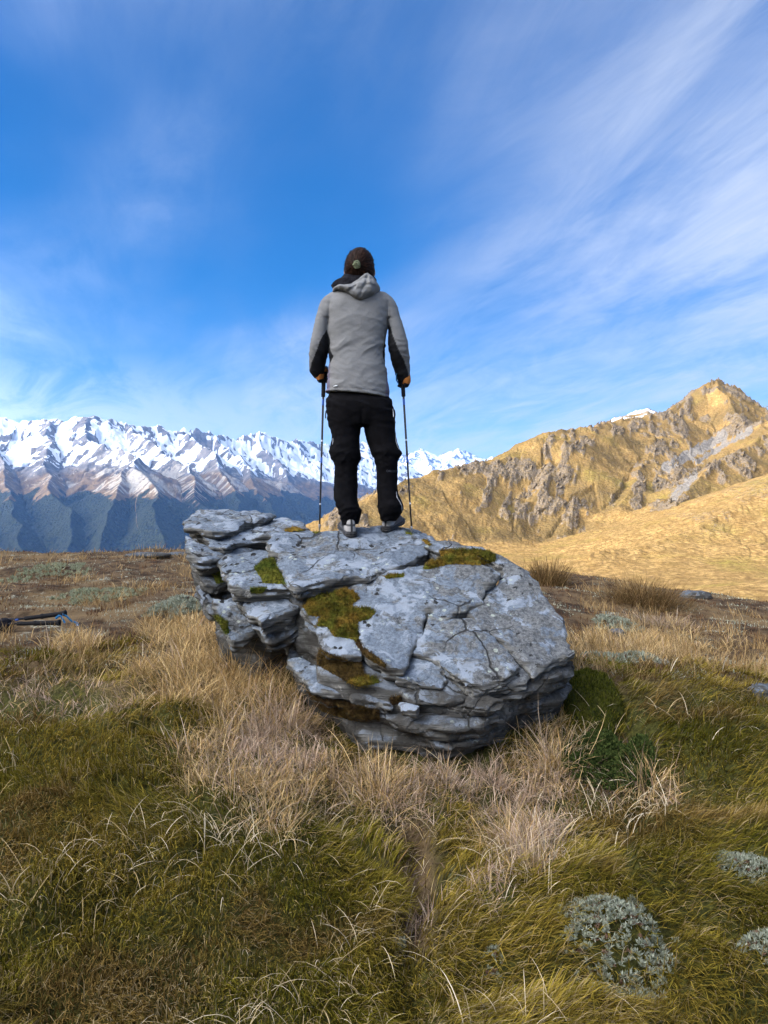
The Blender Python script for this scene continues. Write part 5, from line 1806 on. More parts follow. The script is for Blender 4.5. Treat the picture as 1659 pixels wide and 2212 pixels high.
def held_pole(ut, vt, ub, vb, ytop, label, strap_side):
    d = Vector(((ub - CU) / F, 1.0, -(vb - CV) / F)).normalized()
    h = rock_tree.ray_cast(Vector((0, 0, CAMZ)), d)
    tip = np.array(h[0]) if h[0] is not None else pw(ub, vb, 4.4)
    tip = tip + np.array([0, 0, -0.004])
    top = pw(ut, vt, ytop)
    L = np.linalg.norm(tip - top)
    root = thing('trekking_pole', tuple(tip), label, 'trekking pole', 'poles in the hiker\'s hands')
    R = lambda vv: (vv - vt) / (vb - vt)
    pole_part(root, 'shaft', top, tip, [(R(858), .0066), (R(866), .0063), (R(975), .0062), (R(976), .0067), (R(984), .0067), (R(985), .0055), (R(1080), .0054), (R(1081), .0050), (0.965, .0048)], MAT_POLE)
    pole_part(root, 'grip', top, tip, grip_profile(0.0, R(857), .0132), MAT_GRIP)
    pole_part(root, 'band', top, tip, [(R(863), .0069), (R(864), .0071), (R(875), .0071), (R(876), .0069)], MAT_BLUE)
    pole_part(root, 'band', top, tip, [(R(988), .0061), (R(989), .0063), (R(999), .0063), (R(1000), .0061)], MAT_BLUE)
    pole_part(root, 'print', top, tip, [(R(950), .0064), (R(950.5), .00655), (R(953), .00655), (R(953.5), .0064)], MAT_WHITE)
    pole_part(root, 'print', top, tip, [(R(1086), .0051), (R(1086.5), .0056), (R(1089), .0056), (R(1089.5), .0051)], MAT_WHITE)
    pole_part(root, 'tip', top, tip, [(0.955, .0062), (0.96, .0075), (0.972, .0060), (0.99, .0036), (1.0, .0022)], MAT_STEEL)
    # wrist strap loop
    c = pw(ut, vt + 3, ytop)
    pts = [c + np.array([0, -.012, 0]), c + np.array([strap_side * .018, -.045, .004]), c + np.array([strap_side * .034, -.055, -.022]), c + np.array([strap_side * .034, -.040, -.05]), c + np.array([strap_side * .022, -.030, -.066])]
    P = dens(pts, 12)
    T = np.gradient(P, axis=0); T /= np.linalg.norm(T, axis=1)[:, None]
    S = np.tile(np.array([0.3, 0.95, 0.1]), (len(P), 1)) * 0.010
    N = np.cross(T, S); N = N / np.linalg.norm(N, axis=1)[:, None] * 0.0013
    V = np.stack([P + S + N, P - S + N, P - S - N, P + S - N], 1).reshape(-1, 3)
    f = [(i * 4 + k, i * 4 + (k + 1) % 4, (i + 1) * 4 + (k + 1) % 4, (i + 1) * 4 + k) for i in range(len(P) - 1) for k in range(4)] + [(0, 1, 2, 3), (47, 46, 45, 44)]
    me = mesh_np('strap', V - np.array(root.location), np.array(f), MAT_STRAP)
    o = bpy.data.objects.new('strap', me); COL.objects.link(o); o.parent = root
    return top, tip


YH = YP + 0.085
lt, lb = held_pole(700, 792, 690, 1147, YH, 'black trekking pole in the hiker\'s left hand, beside the left leg', 1)
rt_, rb = held_pole(868.5, 803, 889.6, 1151.5, YH, 'black trekking pole in the hiker\'s right hand, planted to the right', -1)


def build_glove(top, tip, side):
    """side -1: left hand (palm on the outer, left side of the grip)"""
    ax = (tip - top) / np.linalg.norm(tip - top)
    c0 = top + ax * 0.018
    out = np.array([side, 0, 0.0]); fw = np.array([0, 1.0, 0])
    parts = []
    # palm: from the cuff round the outer back of the grip
    pc = c0 + ax * 0.036 + out * 0.022 - fw * 0.022
    parts.append(('palm', ellip(pc, (0.023, 0.030, 0.046))))
    wr = c0 + ax * 0.004 + out * 0.022 - fw * 0.034
    parts.append(('palm', capsule(pc, wr, 0.025, 0.022)))
    R = 0.025
    lens = [0.92, 1.0, 0.96, 0.80]
    for i in range(4):
        cc = c0 + ax * (0.006 + 0.0205 * i)
        angs = np.radians(np.array([-25, 45, 120, 120 + 75 * lens[i]]))
        pts = [cc + R * (math.cos(a) * out + math.sin(a) * fw) for a in angs]
        rr = 0.0102 if i < 3 else 0.0088
        for a, b in zip(pts[:-1], pts[1:]):
            parts.append(('finger', capsule(a, b, rr, rr * 0.95)))
    # thumb closes over the near side
    t0 = pc - fw * 0.010 - ax * 0.010 - out * 0.006
    t1 = c0 + ax * 0.004 - fw * 0.026 - out * 0.006
    t2 = c0 + ax * 0.002 - fw * 0.014 - out * 0.026
    parts.append(('thumb', capsule(t0, t1, 0.0125, 0.0115)))
    parts.append(('thumb', capsule(t1, t2, 0.0115, 0.0095)))

    def f(x, y, z):
        g = None
        for nme, q in parts:
            d = q(x, y, z)
            g = d if g is None else smin(g, d, 0.005 if nme == 'finger' else 0.010)
        return g + 0.0015 * perlin(x * 90, y * 90, z * 90)
    lo = c0 - np.array([.085, .105, .10]); hi = c0 + np.array([.085, .07, .05])
    V, Fq = surface_nets(f, lo, hi, 0.0036)
    V = relax(V, Fq, 1, 0.35)
    fd = np.min([q(*V.T) for nme, q in parts if nme == 'finger'], 0)
    pd = np.min([q(*V.T) for nme, q in parts if nme != 'finger'], 0)
    hgt = (V - c0) @ ax
    org = (0.36, 0.125, 0.025)
    col = np.tile(np.array(org), (len(V), 1)) * (1 + 0.3 * fbm(V[:, 0] * 60, V[:, 1] * 60, V[:, 2] * 60, 3))[:, None]
    dk = (fd < pd) | (hgt > 0.066 + 0.006 * perlin(V[:, 0] * 40, V[:, 1] * 40, 0))
    col[dk] = (0.011, 0.011, 0.014)
    piece('glove', V, Fq, MAT_GLOVE, attrs={'col': col}, label='orange and black glove gripping a pole')


build_glove(lt, lb, -1)
build_glove(rt_, rb, 1)


def build_body():
    hd = pxy(776.5, 578)
    hd = np.array([hd[0], YP + 0.012, hd[2]])
    neck0 = pxy(776, 622); 
    P = [ellip(hd, (0.078, 0.098, 0.112)), ellip(hd + [0, .035, -.055], (0.060, 0.065, 0.062)),
         capsule(hd + [0, -.01, -.06], [neck0[0], YP, neck0[2] - .03], 0.055, 0.062),
         ellip(hd + [0, .105, -.018], (.013, .020, .026)), capsule(hd + [0, .098, .012], hd + [0, .112, -.026], .008, .012),
         capsule(hd + [-.020, .092, -.062], hd + [.020, .092, -.062], .009, .009), ellip(hd + [0, .088, -.095], (.02, .018, .016)),
         capsule(hd + [-.045, .080, .022], hd + [.045, .080, .022], .012, .012)]
    for s in (-1, 1):
        P.append(ellip(hd + [s * .084, -.002, -.026], (.010, .020, .031)))
    z = lambda u, v, dy=0: np.array([*pxy(u, v)[:1], YP + dy, pxy(u, v)[2]])
    chain = [(z(776, 635), z(776, 690), .075, .088), (z(776, 690), z(773, 770), .088, .082), (z(773, 770), z(776, 860), .082, .078),
             (z(722, 660), z(828, 662), .045, .045), (z(714, 668), z(692, 735, -.01), .038, .034), (z(692, 735, -.01), z(686, 798, .05), .036, .028),
             (z(838, 670), z(860, 735, -.01), .034, .032), (z(860, 735, -.01), z(871, 808, .05), .036, .028),
             (z(745, 880), z(745, 985, 0), .085, .058), (z(745, 985), z(747, 1060, .006), .056, .052), (z(747, 1060, .006), z(756, 1122, .03), .052, .034),
             (z(815, 880), z(834, 988, 0), .085, .058), (z(834, 988), z(836, 1060, .006), .056, .052), (z(836, 1060, .006), z(839, 1112, .04), .052, .034),
             (z(754, 880), z(804, 880), .085, .085)]
    P += [capsule(*c) for c in chain]
    lo = pxy(680, 1158); hi = pxy(880, 536)

    def f(x, y, zz):
        g = None
        for q in P:
            d = q(x, y, zz)
            g = d if g is None else smin(g, d, 0.014)
        for s in (-1, 1):
            e = ellip(hd + [s * .033, .105, .002], (.017, .014, .010))(x, y, zz)
            g = np.maximum(g, -e - 0.002)
        return g
    V, Fq = surface_nets(f, (lo[0], YP - .16, lo[2]), (hi[0], YP + .17, hi[2]), 0.011)
    V = relax(V, Fq, 1, 0.4)
    piece('body', V, Fq, MAT_SKIN)


build_body()

# ------------------------------------------------------------------ grass and low alpine plants
def mat_grass():
    m = bpy.data.materials.new('grass_blades')
    m.use_nodes = True
    t = NT(m.node_tree)
    m.node_tree.nodes.remove(m.node_tree.nodes['Principled BSDF'])
    a = t.attr('col')
    df = t.node('ShaderNodeBsdfDiffuse'); tr = t.node('ShaderNodeBsdfTranslucent'); mx = t.node('ShaderNodeMixShader')
    t.l.new(a, df.inputs[0]); t.l.new(a, tr.inputs[0])
    mx.inputs[0].default_value = 0.28
    t.l.new(df.outputs[0], mx.inputs[1]); t.l.new(tr.outputs[0], mx.inputs[2])
    t.l.new(mx.outputs[0], m.node_tree.nodes['Material Output'].inputs['Surface'])
    return m


MAT_GRASS = mat_grass()


def blades(root, az, length, width, lean, curl, col0, col1, seg=2, twist=None, up=None):
    """root (n,3), az heading, lean from the vertical at the base, curl added towards the tip; colours base and tip"""
    n = len(root)
    hx, hy = np.sin(az), np.cos(az)
    P = [root.copy()]
    for i in range(seg + 0):
        t = (i + 0.5) / (seg)
        th = lean + curl * t
        d = np.stack([hx * np.sin(th), hy * np.sin(th), np.cos(th)], 1)
        P.append(P[-1] + d * (length / seg)[:, None])
    tw = az + math.pi / 2 + (0 if twist is None else twist)
    S = np.stack([np.sin(tw), np.cos(tw), np.zeros(n)], 1)
    vs = []; cs = []
    for i in range(seg):
        t = i / seg
        w = width * (1.0 - 0.35 * t) * 0.5
        vs += [P[i] - S * w[:, None], P[i] + S * w[:, None]]
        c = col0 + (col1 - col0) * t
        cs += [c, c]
    vs.append(P[seg]); cs.append(col1)
    k = 2 * seg + 1
    V = np.stack(vs, 1).reshape(-1, 3); C = np.stack(cs, 1).reshape(-1, 3)
    b = (np.arange(n) * k)[:, None]
    quads = np.concatenate([b + np.array([[2 * i, 2 * i + 1, 2 * i + 3, 2 * i + 2]]) for i in range(seg - 1)]) if seg > 1 else np.zeros((0, 4), int)
    tris = b + np.array([[2 * seg - 2, 2 * seg - 1, 2 * seg]])
    return V, quads, tris, C


def join_blades(parts):
    V = []; Q = []; T = []; C = []; o = 0
    for v, q, t, c in parts:
        V.append(v); Q.append(q + o); T.append(t + o); C.append(c); o += len(v)
    return np.concatenate(V), [np.concatenate(Q), np.concatenate(T)], np.concatenate(C)


def blade_object(name, parts, origin=None, **props):
    V, Fs, C = join_blades(parts)
    org = np.zeros(3) if origin is None else np.array(origin)
    me = mesh_np(name, V - org, [f for f in Fs if len(f)], MAT_GRASS, smooth=False, attrs={'col': np.clip(C, 0.002, 1)})
    o = bpy.data.objects.new(name, me)
    COL.objects.link(o)
    o.location = org
    for k, v in props.items():
        o[k] = v
    return o


RS = np.random.RandomState(11)

# where the boulder stands no grass grows
_bx = np.arange(-1.5, 1.15, 0.03); _by = np.arange(3.0, 5.3, 0.03)
_BX, _BY = np.meshgrid(_bx, _by, indexing='ij')
_gzz = ground_z(_BX, _BY)
_occ = np.zeros(_BX.shape, bool)
for _i in range(len(_bx)):
    for _j in range(len(_by)):
        p = Vector((_bx[_i], _by[_j], _gzz[_i, _j] + 0.05))
        h = rock_tree.find_nearest(p, 0.6)
        if h[0] is not None and (p - h[0]).dot(h[1]) < 0.0:
            _occ[_i, _j] = True


def in_rock(x, y):
    i = np.round((x + 1.5) / 0.03).astype(int); j = np.round((y - 3.0) / 0.03).astype(int)
    ok = (i >= 0) & (j >= 0) & (i < len(_bx)) & (j < len(_by))
    r = np.zeros(x.shape, bool)
    r[ok] = _occ[i[ok], j[ok]]
    return r


def scatter(n, r0, r1, half=33.0, seed=0):
    rs = np.random.RandomState(seed)
    r = np.exp(rs.uniform(math.log(r0), math.log(r1), n))
    a = np.radians(rs.uniform(-half, half, n))
    x = r * np.sin(a); y = r * np.cos(a)
    z = ground_z(x, y)
    k = ~in_rock(x, y)
    x, y, z = x[k], y[k], z[k]
    u, v = to_uv(x, y, z)
    return x, y, z, u, v


def blob(u, v, cu, cv, ru, rv, soft=0.45):
    w = 0.22 * perlin(u / 60.0, v / 45.0, cu * 0.01) + 0.12 * perlin(u / 22.0, v / 18.0, cv * 0.01)
    d = np.hypot((u - cu) / ru, (v - cv) / rv) + w
    return sstep(1 + soft * 0.5, 1 - soft, d)


STRAW_Z = [(470, 1460, 185, 80), (585, 1550, 120, 75), (490, 1620, 150, 60), (610, 1690, 210, 75), (840, 1700, 120, 75), (1110, 1700, 150, 70), (1200, 1620, 80, 65),
           (400, 1372, 110, 30), (1400, 1400, 190, 34), (560, 1780, 110, 40), (1150, 1830, 60, 60), (1420, 1700, 75, 45), (150, 1395, 60, 20)]
SPARSE_Z = [(770, 2100, 100, 160), (640, 2190, 130, 60), (520, 1800, 180, 80), (1130, 1860, 110, 110), (130, 1950, 120, 90), (300, 1900, 90, 80), (1350, 1760, 110, 60)]
PINK_Z = [(110, 1512, 210, 52), (610, 1620, 130, 65), (1130, 1770, 130, 100), (880, 1760, 90, 60), (1000, 1690, 110, 50), (1060, 1930, 50, 60)]
BARE_Z = [(900, 1900, 46, 120), (880, 2010, 36, 70), (860, 1800, 60, 40), (1310, 1650, 100, 110), (1275, 1500, 60, 55), (960, 1640, 160, 40), (660, 1560, 70, 60)]
SILVER_Z = [(1332, 2022, 125, 92), (1600, 1878, 70, 36), (1650, 2045, 55, 45), (1062, 2090, 26, 18), (868, 2055, 18, 14)]


def zones(u, v):
    st = np.zeros(u.shape); pk = np.zeros(u.shape); br = np.zeros(u.shape); sv = np.zeros(u.shape)
    for z in STRAW_Z:
        st = np.maximum(st, blob(u, v, *z))
    for z in PINK_Z:
        pk = np.maximum(pk, blob(u, v, *z))
    for z in BARE_Z:
        br = np.maximum(br, blob(u, v, *z))
    for z in SILVER_Z:
        sv = np.maximum(sv, blob(u, v, *z, 0.25))
    return st, pk, br, sv


def cmix(a, b, t):
    a = np.array(a); b = np.array(b)
    return a[None] + (b - a)[None] * t[:, None]


def turf():
    x, y, z, u, v = scatter(255000, 1.5, 5.6, 38, 1)
    st, pk, br, sv = zones(u, v)
    w = (1 - 0.86 * st) * (1 - 0.94 * pk) * (1 - 0.85 * br) * (1 - 0.80 * sv)
    far = sstep(1415, 1460, v + 26 * perlin(u / 50, v / 30, 1)) + blob(u, v, 140, 1392, 200, 52)
    w = w * np.clip(far, 0, 1)
    rs = np.random.RandomState(2)
    k = rs.rand(len(x)) < w
    x, y, z, u, v = x[k], y[k], z[k], u[k], v[k]
    n = len(x)
    r = np.hypot(x, y)
    flow = 2.2 * fbm(x * 0.9, y * 0.9, 3.0, 2) + 0.9 * fbm(x * 3.5, y * 3.5, 5.0, 2) + 2.4
    az = flow + rs.normal(0, 0.42, n)
    tuft = fbm(x * 7, y * 7, 1.0, 2)
    ln = (0.066 + 0.026 * fbm(x * 1.6, y * 1.6, 8.0, 2) + 0.022 * tuft) * rs.uniform(0.6, 1.35, n)
    ln = np.clip(ln, 0.02, 0.15)
    lean = rs.normal(0.62, 0.28, n) + 0.2 * tuft
    curl = rs.normal(0.85, 0.4, n)
    wd = 0.0020 * (0.75 + 0.30 * r) * rs.uniform(0.6, 1.4, n)
    g = np.clip(0.5 + 0.75 * fbm(x * 1.1, y * 1.1, 12.0, 3) + 0.18 * rs.normal(size=n) + 0.22 * sstep(1150, 1500, u) + 0.1 * perlin(x * 5, y * 5, 3), 0, 1)
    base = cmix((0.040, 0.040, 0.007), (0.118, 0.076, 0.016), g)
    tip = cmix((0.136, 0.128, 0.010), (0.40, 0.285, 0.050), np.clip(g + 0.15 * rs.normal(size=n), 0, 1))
    rus = sstep(0.12, 0.5, fbm(x * 1.7, y * 1.7, 61.0, 3))[:, None] * 0.75
    base = base * (1 - rus) + np.array([0.095, 0.050, 0.018]) * rus
    tip = tip * (1 - rus) + np.array([0.25, 0.155, 0.055]) * rus
    vv = rs.uniform(0.38, 1.5, n)[:, None]
    base = base * vv; tip = tip * vv
    dead = rs.rand(n) < (0.08 + 0.16 * sstep(-0.1, 0.5, fbm(x * 2.3, y * 2.3, 20.0, 3)))
    tip[dead] = cmix((0.32, 0.23, 0.10), (0.46, 0.36, 0.20), rs.rand(dead.sum()))
    base[dead] = cmix((0.16, 0.11, 0.05), (0.28, 0.21, 0.10), rs.rand(dead.sum()))
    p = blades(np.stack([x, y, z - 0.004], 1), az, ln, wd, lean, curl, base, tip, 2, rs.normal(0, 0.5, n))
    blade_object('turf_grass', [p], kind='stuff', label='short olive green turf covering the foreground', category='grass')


turf()


def straw_colors(rs, n, pink=0.0):
    t = rs.rand(n)
    a = cmix((0.42, 0.25, 0.085), (0.68, 0.50, 0.25), t)
    p = cmix((0.36, 0.225, 0.155), (0.66, 0.51, 0.385), t)
    k = (rs.rand(n) < pink)[:, None]
    return np.where(k, p, a)


def clumps(cx, cy, rad, cnt, hgt, pink, seed, spread=1.0, wid=0.0019, droop=1.0, dark=1.0, cols=None):
    """many untidy clumps at once: arrays of centre, radius, number of blades, height, pinkness"""
    rs = np.random.RandomState(seed)
    cx, cy, rad, cnt, hgt, pink = [np.atleast_1d(np.asarray(a, float)) for a in (cx, cy, rad, cnt, hgt, pink)]
    i = np.repeat(np.arange(len(cx)), cnt.astype(int))
    n = len(i)
    cx, cy, rad, hgt, pink = cx[i], cy[i], rad[i], hgt[i], pink[i]
    q = rs.normal(size=(n, 2)) * rad[:, None] * 0.5
    x = cx + q[:, 0]; y = cy + q[:, 1]
    z = ground_z(x, y)
    az = np.arctan2(q[:, 0], q[:, 1]) + rs.normal(0, 0.95, n) + 0.9 * perlin(x * 14, y * 14, seed * .37)
    out = np.clip(np.hypot(q[:, 0], q[:, 1]) / rad, 0, 1.4)
    ln = np.maximum(hgt * rs.uniform(0.35, 1.3, n) * (0.75 + 0.5 * perlin(x * 17, y * 17, seed * .11)), 0.03)
    lean = (0.15 + 0.55 * out * spread) * rs.uniform(0.2, 1.9, n)
    curl = rs.normal(0.95, 0.65, n) * droop
    brk = rs.rand(n) < 0.12
    curl[brk] += rs.uniform(1.0, 2.4, brk.sum())
    wd = wid * (0.7 + 0.22 * np.hypot(cx, cy)) * rs.uniform(0.7, 1.4, n)
    if cols is None:
        t = rs.rand(n)
        a_ = cmix((0.44, 0.26, 0.085), (0.76, 0.56, 0.28), t); p_ = cmix((0.38, 0.245, 0.16), (0.70, 0.54, 0.39), t)
        c1 = np.where((rs.rand(n) < pink)[:, None], p_, a_) * dark
    else:
        c1 = cmix(cols[0], cols[1], rs.rand(n))
    c1 = c1 * rs.uniform(0.35, 1.2, n)[:, None]
    c0 = c1 * rs.uniform(0.55, 0.9, n)[:, None]
    k = ~in_rock(x, y)
    return blades(np.stack([x, y, z - 0.01], 1)[k], az[k], ln[k], wd[k], lean[k], curl[k], c0[k], c1[k], 4, rs.normal(0, 0.8, n)[k])


def tussock_blades(cx, cy, rad, n, hgt, seed, pink=0.1, **kw):
    return clumps(cx, cy, rad, n, hgt, pink, seed, **kw)


def dead_grass():
    parts = []
    x, y, z, u, v = scatter(7800, 1.6, 7.5, 38, 5)
    st, pk, br, sv = zones(u, v)
    rs = np.random.RandomState(6)
    k = rs.rand(len(x)) < np.maximum(st, 0.60 * pk) * (1 - br * 0.8) * (1 - sv)
    x, y, u, v, st, pk = x[k], y[k], u[k], v[k], st[k], pk[k]
    n = len(x)
    tall = np.where((v < 1580) & (u < 720), 0.235, 0.17) * rs.uniform(.6, 1.15, n) * np.where(pk > st, 0.65, 1.0)
    parts.append(clumps(x, y, rs.uniform(.03, .075, n), 17 + 16 * st, tall, np.clip(0.08 + pk * 0.7 + 0.15 * (v > 1560), 0, 1), 100))
    # flattened pinkish litter
    x, y, z, u, v = scatter(58000, 1.6, 6.0, 33, 7)
    st, pk, br, sv = zones(u, v)
    k = rs.rand(len(x)) < np.clip(pk * 1.0 + 0.35 * st + 1.0 * br, 0, 1) * (1 - sv)
    x, y, z = x[k], y[k], z[k]; n = len(x)
    az = 3.0 * fbm(x * 3, y * 3, 2.0, 2) + rs.normal(0, 0.9, n)
    c = straw_colors(rs, n, 0.75) * rs.uniform(0.25, 1.1, n)[:, None] * (1 - 0.45 * br[k])[:, None]
    parts.append(blades(np.stack([x, y, z - .002], 1), az, rs.uniform(.03, .10, n), 0.0024 * (0.7 + 0.25 * np.hypot(x, y)) * rs.uniform(.7, 1.3, n), rs.normal(0.95, 0.3, n), rs.normal(0.4, 0.4, n), c * 0.7, c, 2, rs.normal(0, .8, n)))
    # single curled straws lying over the turf
    x, y, z, u, v = scatter(9000, 1.5, 5.2, 33, 9)
    cl = fbm(x * 1.9, y * 1.9, 33.0, 3)
    sp = np.zeros(len(x))
    for zz in SPARSE_Z:
        sp = np.maximum(sp, blob(u, v, *zz, 0.7))
    k = rs.rand(len(x)) < np.clip(0.55 * sstep(-0.05, 0.6, cl) + 0.9 * sp, 0, 1)
    x, y, z = x[k], y[k], z[k]; n = len(x)
    c = cmix((0.40, 0.29, 0.13), (0.68, 0.57, 0.40), rs.rand(n))
    parts.append(blades(np.stack([x, y, z + .01], 1), rs.uniform(0, 6.28, n), rs.uniform(.06, .19, n), 0.0021 * (0.8 + 0.18 * np.hypot(x, y)) * rs.uniform(.6, 1.4, n), rs.normal(0.6, 0.3, n), rs.uniform(0.4, 2.4, n), c * 0.8, c, 5, rs.normal(0, 1.0, n)))
    blade_object('dead_grass', parts, kind='stuff', label='dry straw coloured and pinkish dead grass round the boulder', category='grass')


dead_grass()


def heath():
    """low mixed growth of the plateau farther off: tan grass, dark heath, pale cushions"""
    x, y, z, u, v = scatter(105000, 3.6, 17.5, 39, 13)
    rs = np.random.RandomState(14)
    vis = (v < 1470) & (edge_fall(x, y) < 1.2)
    st, pk, br, sv = zones(u, v)
    k = vis & ~((u > -20) & (u < 185) & (v > 1322) & (v < 1372)) & (rs.rand(len(x)) < 0.95) 
    x, y, z, u, v, st = x[k], y[k], z[k], u[k], v[k], st[k]
    n = len(x); r = np.hypot(x, y)
    p1 = fbm(x * 1.5, y * 0.9, 41.0, 4) + rs.normal(0, .12, n); p2 = fbm(x * 2.4, y * 1.2, 51.0, 4) + rs.normal(0, .1, n)
    tan = p1 > 0.24 + 0.12 * (u > 1150) - 0.35 * st - 0.2 * (v > 1385); dark = ~tan & (p2 > -0.12); pale = ~tan & ~dark
    ln = np.where(tan, 0.10, np.where(dark, 0.04, 0.024)) * rs.uniform(.5, 1.5, n) * (1 + 0.4 * sstep(0.1, .5, p1))
    c = np.where(tan[:, None], cmix((0.24, 0.135, 0.05), (0.58, 0.40, 0.19), rs.rand(n)) * rs.uniform(0.45, 1.05, n)[:, None],
                 np.where(dark[:, None], cmix((0.040, 0.020, 0.012), (0.165, 0.085, 0.040), rs.rand(n)), cmix((0.22, 0.24, 0.17), (0.46, 0.47, 0.36), rs.rand(n))))
    wd = 0.0030 * (0.5 + 0.16 * r) * rs.uniform(.7, 1.4, n)
    az = 2.0 * fbm(x, y, 3, 2) + rs.normal(0, 1.0, n)
    p = blades(np.stack([x, y, z - .004], 1), az, ln, wd, rs.normal(0.45, 0.3, n), rs.normal(0.7, 0.5, n), c * 0.75, c, 2, rs.normal(0, .8, n))
    blade_object('heath', [p], kind='stuff', label='low tan and dark brown heath across the plateau', category='heath')


heath()


# ------------------------------------------------------------------ plants that stand apart
def ground_at(u, v, y0=None):
    """walk the line of sight to the ground"""
    ys = np.geomspace(1.4, 30, 1500) if y0 is None else np.array([y0])
    a = (u - CU) / F; b = (v - CV) / F
    g = ground_z(a * ys, ys)
    s = CAMZ - b * ys - g
    i = int(np.argmax(s <= 0)) if (s <= 0).any() else len(ys) - 1
    return a * ys[i], ys[i], float(g[i])


def tussock(u, v, rad, n, h, seed, label, **kw):
    x, y, z = ground_at(u, v)
    p = tussock_blades(x, y, rad, n, h, seed, **kw)
    return blade_object('tussock', [p], (x, y, z), label=label, category='tussock', group='grass tussocks on the plateau')


BROWN = ((0.13, 0.072, 0.028), (0.36, 0.235, 0.10))
tussock(1180, 1266, 0.26, 1300, 0.52, 301, 'upright brown tussock against the golden hill, just right of the boulder', wid=0.0018, spread=0.7, droop=0.45, cols=BROWN)
tussock(1392, 1304, 0.42, 2400, 0.42, 302, 'widest dark brown tussock, wind-swept, beside the flat grey stone', wid=0.0018, spread=1.3, droop=0.9, cols=BROWN)
tussock(1425, 1356, 0.42, 1500, 0.20, 303, 'low pinkish brown tussock below the widest dark brown tussock', wid=0.0018, spread=1.2, pink=0.6, dark=0.75)
tussock(1195, 1662, 0.13, 600, 0.26, 304, 'shaggy pale straw tussock at the lower right foot of the boulder', wid=0.0018, spread=1.6, droop=1.4, pink=0.3)
tussock(1405, 1722, 0.09, 420, 0.19, 305, 'small straw tussock right of the dark green shrub', wid=0.0018, spread=1.6, droop=1.4, pink=0.3)
tussock(440, 1520, 0.30, 1500, 0.31, 306, 'large golden straw tussock leaning beside the left foot of the boulder', wid=0.0018, spread=0.9, droop=0.9)
tussock(585, 1590, 0.20, 900, 0.25, 307, 'pinkish straw tussock touching the dark lower left of the boulder', wid=0.0018, spread=1.3, droop=1.2, pink=0.7)
tussock(520, 1448, 0.17, 700, 0.30, 310, 'tall straw tussock hiding the undercut left foot of the boulder', spread=0.9, droop=1.0)
tussock(655, 1570, 0.12, 420, 0.20, 311, 'short brown straw tussock in the dark hollow below the boulder ledge', spread=1.3, droop=1.3, pink=0.4, dark=0.7)
tussock(960, 1690, 0.14, 420, 0.17, 312, 'low tangled dead tussock right under the front of the boulder', spread=1.4, droop=1.4, pink=0.6, dark=0.8)
tussock(820, 1725, 0.15, 600, 0.22, 308, 'straw tussock in front of the boulder base, near picture centre', wid=0.0018, spread=1.1, droop=1.0, pink=0.4)
tussock(1105, 1830, 0.10, 520, 0.20, 309, 'thin upright straw tussock between pinkish dead grass and green turf', wid=0.0018, spread=0.9, droop=1.0, pink=0.3)


def leaf_cloud(centers, normals, size, rs, c0, c1, per, wid=0.3, up=0.35):
    n = len(centers) * per
    ctr = np.repeat(centers, per, 0); nn = np.repeat(normals, per, 0)
    d = rs.normal(size=(n, 3)) + nn * 1.2 + np.array([0, 0, up])
    d /= np.linalg.norm(d, axis=1)[:, None]
    s = np.cross(d, rs.normal(size=(n, 3))); s /= np.linalg.norm(s, axis=1)[:, None]
    L = size * rs.uniform(.7, 1.3, n)[:, None]
    a = ctr; m = ctr + d * L * 0.55; e = ctr + d * L
    V = np.stack([a, m - s * L * wid, e, m + s * L * wid], 1).reshape(-1, 3)
    C = np.repeat(cmix(c0, c1, rs.rand(n)), 4, 0)
    q = np.arange(n)[:, None] * 4 + np.arange(4)[None]
    return V, q, np.zeros((0, 3), int), C


def shrub(u, v, ru, rv, label, seed):
    x, y, z = ground_at(u, v)
    rs = np.random.RandomState(seed)
    n = 2300
    a = rs.uniform(0, 6.28, n); r = np.sqrt(rs.rand(n))
    px = x + np.cos(a) * r * ru; py = y + np.sin(a) * r * rv
    gz = ground_z(px, py)
    h = 0.10 * np.sqrt(np.clip(1 - r ** 2, 0, 1)) * (0.6 + 0.6 * fbm(px * 9, py * 9, 3, 2)) + 0.02
    pz = gz + h * rs.uniform(.45, 1.05, n)
    c = np.stack([px, py, pz], 1)
    nn = np.stack([np.cos(a) * r * .6, np.sin(a) * r * .6, np.ones(n)], 1)
    k = ~in_rock(px, py)
    crown = leaf_cloud(c[k], nn[k], 0.0125, rs, (0.018, 0.032, 0.009), (0.075, 0.095, 0.026), 7, 0.30)
    root = thing('shrub', (x, y, z), label, 'shrub')
    ob = blade_object('crown', [crown], (x, y, z)); ob.parent = root; ob.location = (0, 0, 0)
    ob['kind'] = 'stuff'
    # woody stems
    m = 60
    i = rs.randint(0, n, m)
    base = np.stack([x + rs.normal(0, .04, m), y + rs.normal(0, .03, m), np.full(m, z)], 1)
    d = c[i] - base
    L = np.linalg.norm(d, axis=1)
    st = blades(base, np.arctan2(d[:, 0], d[:, 1]), L, np.full(m, .004), np.arccos(np.clip(d[:, 2] / L, -1, 1)), np.zeros(m), cmix((.05, .03, .02), (.08, .05, .03), rs.rand(m)), cmix((.05, .03, .02), (.08, .05, .03), rs.rand(m)), 2)
    so = blade_object('stems', [st], (x, y, z)); so.parent = root; so.location = (0, 0, 0)
    so['kind'] = 'stuff'


shrub(1312, 1668, 0.20, 0.24, 'dark green small-leaved shrub right of the boulder foot', 21)


